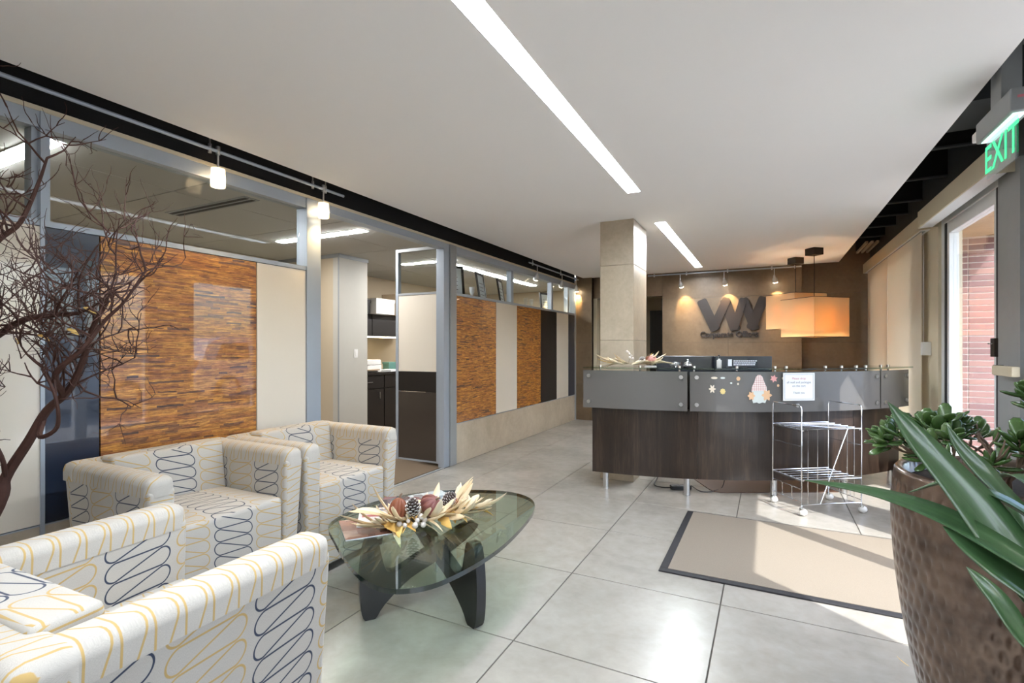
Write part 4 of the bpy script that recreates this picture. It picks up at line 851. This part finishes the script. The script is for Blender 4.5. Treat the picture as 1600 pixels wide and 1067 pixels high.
# ------------------------------------------------------------------ track lights
def rail(name, p0, p1, label, supports):
    t = empty(name, p0, 0, label, 'track rail', 'track rails'); d = Vector(p1) - Vector(p0); L = d.length; u = d.normalized()
    b = MB(); b.tube([(0, 0, 0), tuple(d)], 0.011, 8); b.build('bar', m_alu, t, smooth=True)
    for s in supports: p = u * s; b = MB(); b.cyl(p, p + Vector((0, 0, 0.50 if abs(d.y) > abs(d.x) else 0.04)), 0.005, 8); b.cyl(p + Vector((0, 0, -0.025)), p + Vector((0, 0, 0.03)), 0.010, 10); b.build('hanger', m_steel, t, smooth=True)
    return t
rail('track_rail', (-2.965, -0.6, 2.455), (-2.965, 2.92, 2.455), 'steel track rail along the black fascia above the armchairs', [0.3, 1.42, 2.46, 3.22, 3.34])
rail('track_rail', (-2.965, 6.36, 2.455), (-2.965, 8.40, 2.455), 'steel track rail along the black fascia beyond the doorway', [0.12, 1.2, 1.95])
rail('track_rail', (-1.75, 8.35, 2.44), (0.43, 8.35, 2.44), 'thin track rail in front of the logo wall', [0.1, 0.6, 1.2, 1.8, 2.1])
def spot_lamp(parent, loc, aim, power, size=58, blend=0.6, r=0.02):
    l = bpy.data.lights.new('spot_glow', 'SPOT'); l.energy = power; l.color = (1.0, 0.70, 0.34); l.spot_size = R(size); l.spot_blend = blend; l.shadow_soft_size = r
    o = bpy.data.objects.new('spot_glow', l); link(o, parent); o.location = loc; o.rotation_euler = Vector(aim).to_track_quat('-Z', 'Y').to_euler(); return o
def pendant_head(loc, label):
    t = empty('track_pendant', loc, 0, label, 'track light', 'hanging track heads')
    b = MB(); b.cyl((0, 0, -0.11), (0, 0, 0.02), 0.006, 10); b.cyl((0, 0, -0.02), (0, 0, 0.03), 0.012, 12); b.build('stem', m_steel, t, smooth=True)
    b = MB(); b.lathe([(0.012, -0.10), (0.038, -0.105), (0.041, -0.20), (0.041, -0.215), (0.037, -0.215), (0.037, -0.20), (0.034, -0.115), (0.010, -0.108)], 24); b.build('glass_shade', m_frost, t, smooth=40)
    b = MB(); b.lathe([(0.006, -0.14), (0.026, -0.15), (0.03, -0.19), (0.004, -0.192)], 20); b.build('bulb', m_bulb, t, smooth=True)
    spot_lamp(t, (0, 0, -0.222), (0.25, 0, -1), 16, 125, 0.9)
pendant_head((-2.965, 1.91, 2.455), 'frosted hanging track head above the far end of the veneer panel'); pendant_head((-2.965, 2.72, 2.455), 'frosted hanging track head in front of the aluminium door post')
def spot_head(loc, aim, power, label, group):
    t = empty('track_spot', loc, 0, label, 'track light', group); a = Vector(aim).normalized()
    b = MB(); b.cyl((0, 0, 0.0), (0, 0, -0.10), 0.006, 10); b.build('stem', m_steel, t, smooth=True)
    j = Vector((0, 0, -0.11)); x, y = frame_of(a); b = MB(); b.tube([j - a * 0.01, j + a * 0.03, j + a * 0.05, j + a * 0.10], [0.012, 0.022, 0.034, 0.038], 20); b.build('head', m_steel, t, smooth=40)
    b = MB(); b.tube([j + a * 0.098, j + a * 0.106], [0.034, 0.034], 20); b.build('lens', m_bulb, t, smooth=True)
    spot_lamp(t, j + a * 0.115, a, power)
for k, (y, lb) in enumerate(((6.64, 'track spot nearest the doorway above the second veneer panel'), (7.62, 'track spot above the far cream panel'), (8.30, 'track spot at the end of the rail by the stone wall'))):
    spot_head((-2.965, y, 2.45), (-0.35 if k < 2 else -0.1, 0.45 if k else 0.35, -0.62), 26, lb, 'angled track spots by the partition')
for k, (x, lb) in enumerate(((-1.245, 'track spot left of the wall logo'), (-0.60, 'track spot above the middle of the wall logo'), (0.083, 'track spot by the pendant lamps'))):
    spot_head((x, 8.35, 2.435), (0.12, 0.5, -0.8), (26, 26, 34)[k], lb, 'track spots over the logo wall')

# ------------------------------------------------------------------ pendant lamps
def pendant(loc, drop, label):
    t = empty('pendant_lamp', loc, R(49 - 8), label, 'pendant lamp', 'square pendant lamps'); s, h, z1 = 0.255, 0.47, -drop; z0 = z1 - h
    part('canopy', m_darkmetal, t, (-0.07, -0.07, -0.085), (0.07, 0.07, 0), 0.003); b = MB(); b.cyl((0, 0, z1 - 0.04), (0, 0, -0.085), 0.004, 8); b.build('cord', m_plastic_b, t)
    b = MB()
    for lo, hi in (((-s, -s), (s, -s + 0.003)), ((-s, s - 0.003), (s, s)), ((-s, -s + 0.003), (-s + 0.003, s - 0.003)), ((s - 0.003, -s + 0.003), (s, s - 0.003))): b.box((lo[0], lo[1], z0), (hi[0], hi[1], z1))
    sh = b.build('outer_shade', m_sheer, t)
    for z in (z0, z1):
        b = MB(); e = s + 0.002
        b.tube([(-e, -e, z), (e, -e, z), (e, e, z), (-e, e, z)], 0.004, 6, closed=True); b.build('trim', m_darkmetal, sh)
    q = 0.155; b = MB()
    for lo, hi in (((-q, -q), (q, -q + 0.003)), ((-q, q - 0.003), (q, q)), ((-q, -q + 0.003), (-q + 0.003, q - 0.003)), ((q - 0.003, -q + 0.003), (q, q - 0.003))): b.box((lo[0], lo[1], z0 + 0.09), (hi[0], hi[1], z1 - 0.06))
    b.build('inner_shade', m_lampcloth, t); part('diffuser', m_lampcloth, t, (-s + 0.004, -s + 0.004, z0 + 0.004), (s - 0.004, s - 0.004, z0 + 0.008))
    b = MB(); b.ball((0, 0, (z0 + z1) / 2 + 0.02), 0.035, 14); b.build('bulb', emit('lamp_bulb', (1, 0.78, 0.48, 1), 10), t, smooth='all'); b = MB(); b.cyl((0, 0, (z0 + z1) / 2 + 0.05), (0, 0, z1 - 0.035), 0.018, 12); b.tube([(-s, 0, z1 - 0.01), (s, 0, z1 - 0.01)], 0.003, 6); b.tube([(0, -s, z1 - 0.012), (0, s, z1 - 0.012)], 0.003, 6); b.build('socket', m_darkmetal, t)
    for dz in (0.12,):
        l = bpy.data.lights.new('lamp_glow', 'POINT'); l.energy = 7.5; l.color = (1, 0.80, 0.54); l.shadow_soft_size = 0.04; o = bpy.data.objects.new('lamp_glow', l); link(o, t); o.location = (0, 0, (z0 + z1) / 2 - 0.05)
pendant((0.506, 7.20, CZ), 0.622, 'square cloth pendant lamp hanging lower and nearer over the desk'); pendant((0.335, 7.86, CZ), 0.50, 'square cloth pendant lamp hanging higher and behind the other')

# ------------------------------------------------------------------ exit sign, vent, blinds
ex = empty('exit_sign', (0.95, 3.06, 2.27), 0, 'edge-lit green EXIT sign under the black soffit', 'exit sign')
part('housing', m_alu2, ex, (-0.035, -0.20, 0.0), (0.045, 0.20, 0.10), 0.008); part('lamp_strip', m_exitglow, ex, (-0.02, -0.18, -0.003), (0.025, 0.18, 0.0)); part('mount', m_alu2, ex, (-0.02, -0.06, 0.10), (0.05, 0.06, 0.72)); part('side_lamp', m_plastic_w, ex, (-0.03, 0.20, 0.03), (0.03, 0.27, 0.075), 0.006)
pl_ = part('acrylic_panel', m_acrylic, ex, (-0.003, -0.165, -0.19), (0.003, 0.165, -0.003)); text('lettering', 'EXIT', 0.185, m_exit, pl_, Matrix.Translation((-0.0042, 0.0, -0.10)) @ Matrix(((0, 0, -1, 0), (-1, 0, 0, 0), (0, 1, 0, 0), (0, 0, 0, 1))), 0.0006, 0.001)
part('rating_label', m_redink, ex, (-0.012, -0.2012, 0.055), (0.012, -0.2, 0.066))
av = empty('air_diffuser', (1.20, 8.30, 2.62), 0, 'beige linear air diffuser in the black soffit by the back wall', 'air vent')
for x in (-0.07, -0.012, 0.046): part('blade', m_valance, av, (x, -0.40, 0), (x + 0.026, 0.40, 0.03))
part('plenum', m_black, av, (-0.075, -0.41, 0.03), (0.08, 0.41, 0.36))
def blind(y0, y1, zb, label, xf=XR - 0.05):
    t = empty('roller_blind', (xf, (y0 + y1) / 2, 2.36), 0, label, 'blind', 'cream roller blinds'); h = (y1 - y0) / 2
    part('cloth', m_shade_cloth, t, (0, -h, zb - 2.36), (0.003, h, -0.03)); part('hem_bar', m_valance, t, (-0.004, -h, zb - 2.385), (0.008, h, zb - 2.36), 0.003); b = MB(); b.tube([(0.012, -h, -0.02), (0.012, h, -0.02)], 0.02, 12); b.build('roller', m_alu2, t, smooth=True)
blind(5.80, 7.27, 0.22, 'cream roller blind pulled down nearest the open window'); blind(7.29, 8.58, 0.22, 'cream roller blind pulled down next to the back wall')
def valance(y0, y1, x0, z0, z1, label):
    t = empty('blind_valance', (x0, (y0 + y1) / 2, z0), 0, label, 'valance', 'blind valances'); h = (y1 - y0) / 2
    part('front_board', m_valance, t, (0, -h, 0), (0.012, h, z1 - z0), 0.002); part('top_board', m_valance, t, (0.012, -h, z1 - z0 - 0.012), (XR - x0, h, z1 - z0)); part('soffit', m_white_alu, t, (0.012, -h, 0), (0.10, h, 0.01))
    part('end_cap', m_valance, t, (0.0, -h - 0.006, 0), (XR - x0, -h, z1 - z0)); part('end_cap', m_valance, t, (0.0, h, 0), (XR - x0, h + 0.006, z1 - z0))
valance(4.0, 5.52, 1.165, 2.31, 2.45, 'cream blind valance over the clear window'); valance(5.72, 8.72, 1.215, 2.33, 2.46, 'cream blind valance over the pulled-down blinds')
bk = empty('blind_bracket', (XR - 0.045, 5.73, 1.26), 0, 'small white chain guide on the window pier', 'bracket'); part('box', m_plastic_w, bk, (-0.02, -0.03, -0.06), (0.045, 0.03, 0.06), 0.004); b = MB(); b.tube([(-0.005, 0, 0.06), (-0.005, 0, 1.05)], 0.002, 5); b.build('chain', m_steel, bk)
ph = empty('door_latch', (XR, 4.12, 1.13), 0, 'cream push-bar end on the grey door pier', 'push bar'); part('bar', m_valance, ph, (-0.06, -0.26, -0.03), (-0.02, 0.03, 0.03), 0.008); part('end_cap', m_plastic_b, ph, (-0.05, 0.03, -0.03), (0.0, 0.045, 0.032), 0.003); part('mount', m_alu2, ph, (-0.02, -0.05, -0.025), (0.0, 0.02, 0.025))
hg = empty('door_closer', (XR, 4.30, 1.27), 0, 'small bronze latch plate on the window frame by the pier', 'latch'); part('plate', m_darkmetal, hg, (-0.012, -0.03, -0.06), (0.02, 0.03, 0.06), 0.003); part('turn', m_steel, hg, (-0.03, -0.012, 0.02), (-0.012, 0.012, 0.03), 0.002)

# ------------------------------------------------------------------ jade plant in a dimpled planter
pp = empty('planter', (0.65, 1.955, 0), 0, 'large brown glazed planter with dimpled sides at the frame edge', 'planter')
def dim(r, z, a):
    if z > 0.86 or r < 0.15: return r
    row = z / 0.046; k = math.floor(row); ph = (a / (2 * PI) * 58 + 0.5 * (k % 2)) % 1.0 - 0.5; w = row - k - 0.5
    return r - 0.0055 * math.exp(-((ph / 0.20) ** 2 + (w / 0.30) ** 2))
pf = lambda t: 0.185 + 0.118 * math.sin(PI / 2 * min(1, t * 1.12)) - (0.010 * max(0, (t - 0.9) / 0.1) if t > 0.9 else 0)
NP = 130
b = MB(); b.lathe([(0.05, 0.0)] + [(pf(i / NP), 0.89 * i / NP) for i in range(NP + 1)] + [(0.285, 0.90), (0.265, 0.89), (0.255, 0.79), (0.05, 0.785)], 348, fn=dim)
def glaze():
    t = NT('brown_glaze'); f = t.noise(t.coord('Object'), 12, 5); t.set(color=t.ramp(f, [(0.3, C(66, 50, 42)), (0.7, C(112, 92, 78))]), rough=0.28, coat=0.6, metal=0.25); return t.m
b.build('pot', glaze(), pp, smooth='all'); b = MB(); b.lathe([(0.02, 0.862), (0.2, 0.866), (0.257, 0.86), (0.257, 0.80), (0.02, 0.795)], 40); b.build('soil', m_soil, pp, smooth=True)
jd = empty('jade_plant', (0.65, 1.955, 0.845), 0, 'bushy jade plant with glossy oval leaves in the brown planter', 'plant')
def jade_leaf_mesh():
    b = MB(); b.ball((0.5, 0, 0), 1, 10, (0.5, 0.30, 0.10))
    for v in b.bm.verts: x = v.co.x; v.co.y *= 0.55 + 0.62 * x; v.co.z += 0.10 * (x - 0.3) ** 2 + 0.25 * v.co.y ** 2
    o = b.build('jade_leaf', m_jade, None, smooth='all'); me = o.data; bpy.data.objects.remove(o); return me
JL = jade_leaf_mesh(); rnd = random.Random(21); nleaf = [0]
def jade_branch(p, d, L, r, depth):
    pts = [Vector(p)]; d = Vector(d).normalized()
    for i in range(4): d = (d + Vector((rnd.uniform(-.25, .25), rnd.uniform(-.25, .25), 0.05))).normalized(); pts.append(pts[-1] + d * L / 4)
    b = MB(); b.tube(pts, [r * (1 - 0.12 * i) for i in range(5)], 7); b.build('branch', m_bark2, jd, smooth=True)
    if depth > 0:
        for i in range(3 if depth > 1 else rnd.choice((2, 3))):
            a = rnd.uniform(0, 2 * PI); e = (d + Vector((math.cos(a), math.sin(a), rnd.uniform(-0.2, 0.5))) * 0.85).normalized(); jade_branch(pts[-1] if i else pts[3], e, L * 0.72, r * 0.6, depth - 1)
    else:
        for i in range(4):
            q = pts[-1] - d * (0.012 * (i // 2)) ; x, y = frame_of(d); a = (i % 2) * PI + (i // 2) * PI / 2 + rnd.uniform(-.3, .3); e = (x * math.cos(a) + y * math.sin(a)) * 0.8 + d * (0.95 - 0.28 * (i // 2))
            if nleaf[0] >= 298: return
            nleaf[0] += 1; put('leaf', JL, jd, q, e.to_track_quat('X', 'Z').to_euler(), rnd.uniform(0.044, 0.068))
for (a, el, L, r) in ((200, 40, 0.11, 0.010), (165, 12, 0.13, 0.009), (240, 50, 0.11, 0.010), (120, 22, 0.13, 0.009), (300, 50, 0.10, 0.010), (20, 80, 0.16, 0.014), (350, 50, 0.14, 0.010), (215, 8, 0.14, 0.009), (145, 42, 0.12, 0.009), (185, 25, 0.14, 0.009), (262, 12, 0.13, 0.009), (90, 50, 0.12, 0.009), (330, 20, 0.12, 0.009), (232, 24, 0.13, 0.009)):
    jade_branch((0.11 * math.cos(R(a)), 0.11 * math.sin(R(a)), 0.01), (math.cos(R(a)) * math.cos(R(el)), math.sin(R(a)) * math.cos(R(el)), math.sin(R(el))), L * 0.86, r, 2)

# ------------------------------------------------------------------ strappy plant just off the frame, its blades reaching in
YO = Vector((0.576, 1.28, 0))
yp = empty('strap_leaf_plant', YO, 0, 'strap-leaved plant whose long green blades cross in front of the brown planter', 'plant')
b = MB(); b.lathe([(0.05, 0), (0.13, 0.0), (0.145, 0.04), (0.17, 0.44), (0.175, 0.46), (0.16, 0.46), (0.15, 0.40), (0.03, 0.40)], 40); b.build('pot', m_plastic_b, yp, smooth=40)
b = MB(); b.tube([(0, 0, 0.38), (0.005, 0, 0.52), (-0.01, 0, 0.70)], [0.03, 0.026, 0.022], 10); b.build('trunk', m_bark2, yp, smooth=True)
def strapmat():
    t = NT('strap_leaf'); uv = t.n('UVMap'); sp = t.n('SeparateXYZ'); t.l(uv.outputs[0], sp.inputs[0])
    st = t.noise(t.coord('UV', (40, 2, 1)), 1.0, 3); f = t.M('ADD', t.M('MULTIPLY', st, 0.6), 0.2)
    t.set(color=t.mix(f, C(24, 48, 24), C(74, 110, 70)), rough=0.33, coat=0.25); return t.m
m_strap = strapmat()
def strap(pts, w, roll=0.0):
    P = smooth_open([Vector((p[0] * 0.8, p[1] * 0.8, 1.27 - 0.8 * (1.27 - p[2]))) - YO for p in pts], 6); n = len(P); b = MB(); A = []; Bq = []
    L = b.bm.loops.layers.uv.new('UVMap')
    for i, p in enumerate(P):
        t = i / (n - 1); d = (P[min(i + 1, n - 1)] - P[max(i - 1, 0)]).normalized(); up = Vector((0, 0, 1)); sd = d.cross(up).normalized(); nn = sd.cross(d).normalized()
        sd2 = sd * math.cos(roll) + nn * math.sin(roll); nn2 = nn * math.cos(roll) - sd * math.sin(roll)
        ww = w * (0.35 + 0.65 * min(1, t * 3)) * min(1, (1 - t) * 2.6) ** 0.8 + 0.0008
        A.append([b.bm.verts.new(p + sd2 * ww / 2 * s + nn2 * abs(s) * ww * 0.20) for s in (-1, -0.5, 0, 0.5, 1)]); Bq.append([b.bm.verts.new(v.co - nn2 * 0.0016) for v in A[-1]])
    for i in range(n - 1):
        for j in range(4):
            f = b.bm.faces.new((A[i][j], A[i + 1][j], A[i + 1][j + 1], A[i][j + 1])); g = b.bm.faces.new((Bq[i][j], Bq[i][j + 1], Bq[i + 1][j + 1], Bq[i + 1][j]))
            for ff, order in ((f, ((i, j), (i + 1, j), (i + 1, j + 1), (i, j + 1))), (g, ((i, j), (i, j + 1), (i + 1, j + 1), (i + 1, j)))):
                for l, (a, c) in zip(ff.loops, order): l[L].uv = (c / 4, a / (n - 1))
        for j in (0, 4): b.bm.faces.new((A[i][j], Bq[i][j], Bq[i + 1][j], A[i + 1][j]))
    b.build('blade', m_strap, yp, smooth='all')
strap([(0.70, 1.60, 0.52), (0.62, 1.61, 0.61), (0.545, 1.62, 0.715), (0.453, 1.632, 0.862), (0.353, 1.638, 1.011), (0.287, 1.66, 1.124)], 0.10, 0.8)
strap([(0.70, 1.59, 0.53), (0.60, 1.56, 0.70), (0.521, 1.555, 0.770), (0.396, 1.604, 0.838), (0.26, 1.646, 0.875), (0.094, 1.674, 0.889)], 0.06, 0.35)
strap([(0.71, 1.62, 0.54), (0.66, 1.70, 0.70), (0.589, 1.758, 0.821), (0.512, 1.752, 0.929), (0.462, 1.76, 0.999), (0.438, 1.77, 1.056)], 0.045, 0.9)
strap([(0.70, 1.58, 0.50), (0.60, 1.52, 0.56), (0.498, 1.487, 0.631), (0.444, 1.482, 0.719), (0.404, 1.495, 0.77)], 0.05, 0.8)
strap([(0.70, 1.60, 0.52), (0.60, 1.58, 0.64), (0.50, 1.56, 0.735), (0.43, 1.56, 0.79), (0.38, 1.57, 0.835)], 0.075, 0.7)
for a in (-20, 30, 75, 110, 160, 260, 300, 335):
    d = Vector((math.cos(R(a)), math.sin(R(a)), 0)); q = Vector((0.72, 1.60, 0.53)); strap([q, q + d * 0.06 + Vector((0, 0, 0.16)), q + d * 0.16 + Vector((0, 0, 0.32)), q + d * 0.30 + Vector((0, 0, 0.38)), q + d * 0.40 + Vector((0, 0, 0.34))], 0.05, 0.0)

# ------------------------------------------------------------------ bare branch arrangement in the corner
bt = empty('branch_arrangement', (-2.58, 0.62, 0), 0, 'bare red-brown manzanita branches standing in the corner beside the armchairs', 'branches')
b = MB(); b.lathe([(0.05, 0), (0.10, 0.0), (0.13, 0.12), (0.12, 0.26), (0.07, 0.36), (0.075, 0.40), (0.06, 0.40), (0.055, 0.34), (0.02, 0.05)], 32); b.build('vase', m_lacquer, bt, smooth=40)
BO = Vector((-2.58, 0.62, 0)); rnd = random.Random(9)
tw = MB(); ntw = [0]
def limb(name, pts, r0, r1):
    P = smooth_open([Vector(p) - BO + Vector((rnd.uniform(-.006, .006), rnd.uniform(-.006, .006), rnd.uniform(-.006, .006))) for p in pts], 5); n = len(P)
    b = MB(); b.tube(P, [r0 + (r1 - r0) * i / (n - 1) for i in range(n)], 8); b.build(name, m_bark, bt, smooth=True); return P
def twig(p, d, L, r, depth):
    pts = [Vector(p)]; d = Vector(d).normalized(); k = 5
    for i in range(k):
        d = (d + Vector((rnd.uniform(-.34, .34), rnd.uniform(-.34, .34), rnd.uniform(-.22, .40)))).normalized(); pts.append(pts[-1] + d * L / k)
        q = pts[-1] + BO
        if q.x < XL + 0.10 and d.x < 0: d.x = abs(d.x)
        if q.y > 1.05 and d.y > 0: d.y = -abs(d.y)
    tw.tube(pts, [r * (1 - 0.13 * i) for i in range(k + 1)], 5); ntw[0] += 1
    if depth > 0:
        for i in range(rnd.choice((2, 3, 3))):
            j = rnd.randint(2, k); a = Vector((rnd.uniform(-1, 1), rnd.uniform(-1, 1), rnd.uniform(-0.6, 1.0))).normalized(); twig(pts[j], (d * 0.6 + a * 0.9), L * rnd.uniform(0.55, 0.8), r * 0.68, depth - 1)
main = limb('branch', [(-2.58, 0.62, 0.06), (-2.53, 0.66, 0.36), (-2.379, 0.754, 0.721), (-2.355, 0.766, 0.821), (-2.29, 0.799, 0.943), (-2.23, 0.83, 1.054), (-2.148, 0.85, 1.122), (-2.075, 0.865, 1.222), (-2.007, 0.87, 1.337), (-1.95, 0.88, 1.43)], 0.022, 0.007)
right = limb('branch', [(-2.16, 0.848, 1.112), (-2.09, 0.80, 1.18), (-1.98, 0.83, 1.27), (-1.93, 0.87, 1.36), (-1.883, 0.90, 1.42), (-1.82, 0.93, 1.52)], 0.011, 0.003)
left = limb('branch', [(-2.57, 0.60, 0.30), (-2.62, 0.50, 0.75), (-2.52, 0.60, 1.14), (-2.388, 0.693, 1.266), (-2.311, 0.733, 1.313), (-2.207, 0.763, 1.362), (-2.106, 0.792, 1.378), (-2.031, 0.83, 1.388)], 0.02, 0.006)
up = limb('branch', [(-2.60, 0.62, 0.36), (-2.68, 0.60, 0.9), (-2.62, 0.68, 1.38), (-2.487, 0.755, 1.597), (-2.447, 0.776, 1.661), (-2.386, 0.807, 1.723), (-2.33, 0.838, 1.849), (-2.294, 0.853, 1.95)], 0.018, 0.004)
low = limb('branch', [(-2.36, 0.765, 0.80), (-2.31, 0.74, 0.90), (-2.36, 0.70, 1.02), (-2.33, 0.66, 1.16)], 0.009, 0.003)
lo2 = limb('branch', [(-2.25, 0.82, 1.02), (-2.19, 0.79, 0.97), (-2.13, 0.82, 1.0), (-2.08, 0.80, 1.10), (-2.09, 0.76, 1.2)], 0.009, 0.004)
for P, i0, nt, L, dp in ((main, 26, 13, 0.24, 3), (right, 8, 8, 0.16, 2), (left, 17, 15, 0.26, 3), (up, 18, 9, 0.18, 2), (low, 6, 6, 0.18, 2), (lo2, 10, 5, 0.16, 2)):
    for k in range(nt):
        i = rnd.randint(i0, len(P) - 1); a = Vector((rnd.uniform(-0.7, 0.9), rnd.uniform(-0.8, 0.6), rnd.uniform(-0.35, 1.0))); twig(P[i], a, L * rnd.uniform(0.7, 1.25), 0.0042, dp)
t_ = tw.build('twigs', m_bark, bt, smooth=True); t_['kind'] = 'stuff'
for k, (p, rz) in enumerate((((-2.02, 0.80, 1.33), 0.4), ((-2.12, 0.76, 1.31), 1.4), ((-2.22, 0.74, 1.30), 2.4), ((-1.99, 0.83, 1.40), 0.9))):
    o = put('dry_leaf', HUSK[4], bt, Vector(p) - BO, (0.7, 0.3, rz), 0.36); 
# fallen leaf scrap by the planter
fs = put('leaf_scrap', HUSK[5], None, (0.50, 2.50, 0.004), (0, 0, 2.4), 0.28); tag(fs, 'small dry yellow leaf scrap on the tiles by the planter', 'leaf')

# ------------------------------------------------------------------ outside: paving, brick wing wall, soffit, parked cars
struct(part('ground', m_concrete, None, (XR + 0.16, -14, -0.3), (4.6, 22, -0.1))); struct(part('road', m_asphalt, None, (4.6, -30, -0.32), (40, 40, -0.14)))
bw_ = part('wall_brick', m_mortar, None, (1.50, 8.02, -0.12), (3.6, 8.25, 2.62)); bw_['kind'] = 'structure'
bme = None
for i in range(7):
    for j in range(36):
        x, z = 1.60 + 0.29 * i, -0.08 + 0.0745 * j
        if bme is None:
            b = MB(); b.box((0.006, 0, 0.007), (0.284, 0.012, 0.0675), 0.002, 1); o = b.build('brick', m_brick, bw_); bme = o.data
        else: o = bpy.data.objects.new('brick', bme); link(o, bw_)
        o.location = (x - 0.0, 8.008, z)
m_soffit = wood('soffit_boards', C(150, 120, 84), C(180, 150, 110), C(196, 170, 130), 'x', 0.6)
sf = empty('roof_soffit', (2.0, 6.5, 2.62), 0, kind='structure')
for i in range(14): part('soffit_board', m_soffit, sf, (-0.5, -2.2 + 0.29 * i, 0), (0.45, -1.915 + 0.29 * i, 0.02))
part('fascia_board', m_white_alu, sf, (0.45, -2.2, -0.08), (0.49, 1.85, 0.2))
def car(loc, rz, mat, label):
    t = empty('parked_car', loc, rz, label, 'car', 'parked cars outside'); L = 4.5
    prof = [(-2.2, 0.35), (-2.25, 0.75), (-2.1, 1.02), (-1.85, 1.5), (-1.5, 1.68), (0.2, 1.68), (0.6, 1.55), (1.05, 1.08), (1.9, 0.98), (2.2, 0.8), (2.25, 0.4), (2.1, 0.3), (-2.1, 0.3)]
    b = MB(); b.prism(prof, -0.88, 0.88, tf=lambda x, y, z: (x, z * (1.0 if y < 1.05 else 0.86), y)); bmesh.ops.bevel(b.bm, geom=[e for e in b.bm.edges if e.calc_face_angle(0) > 0.3], offset=0.06, segments=2, profile=0.5, affect='EDGES'); b.build('body', mat, t, smooth=50)
    for s in (-1, 1):
        for win in ([(-1.72, 1.1), (-1.5, 1.52), (-0.75, 1.56), (-0.75, 1.1)], [(-0.68, 1.1), (-0.68, 1.56), (0.1, 1.56), (0.1, 1.1)], [(0.17, 1.1), (0.17, 1.56), (0.52, 1.48), (0.88, 1.1)]):
            b = MB(); b.prism(win, -0.01, 0.01, tf=lambda x, y, z: (x, s * (0.885 - (y - 1.05) * 0.22 * 1.0) + z, y)); b.build('side_window', m_gasket, t)
        for x in (-1.4, 1.4):
            b = MB(); b.lathe([(0.1, -0.11), (0.30, -0.11), (0.34, -0.08), (0.34, 0.08), (0.30, 0.11), (0.1, 0.11)], 28); b.move(Matrix.Translation((x, s * 0.82, 0.34)) @ Matrix.Rotation(R(90), 4, 'X')); w = b.build('wheel', m_rubber, t, smooth=40); b = MB(); b.cyl((x, s * 0.82 + s * 0.10, 0.34), (x, s * 0.82 + s * 0.125, 0.34), 0.22, 20); b.build('hub_cap', m_steel, w)
        part('headlamp', m_plastic_w, t, (2.12, s * 0.6 - 0.16, 0.72), (2.24, s * 0.6 + 0.16, 0.86), 0.02); part('tail_lamp', m_red, t, (-2.22, s * 0.68 - 0.1, 0.85), (-2.1, s * 0.68 + 0.1, 1.1), 0.02)
m_carw = plain('white_car_paint', C(226, 230, 236), 0.25, coat=1.0, var=0.01); m_carg = plain('silver_car_paint', C(176, 182, 190), 0.28, 0.4, coat=1.0)
car((7.6, 4.7, -0.14), R(90), m_carw, 'white parked car outside, mirrored in the veneer panel'); car((7.6, 9.9, -0.14), R(90), m_carw, 'second white parked car outside further up the street'); car((7.6, -0.8, -0.14), R(90), m_carg, 'silver parked car outside near the corner')
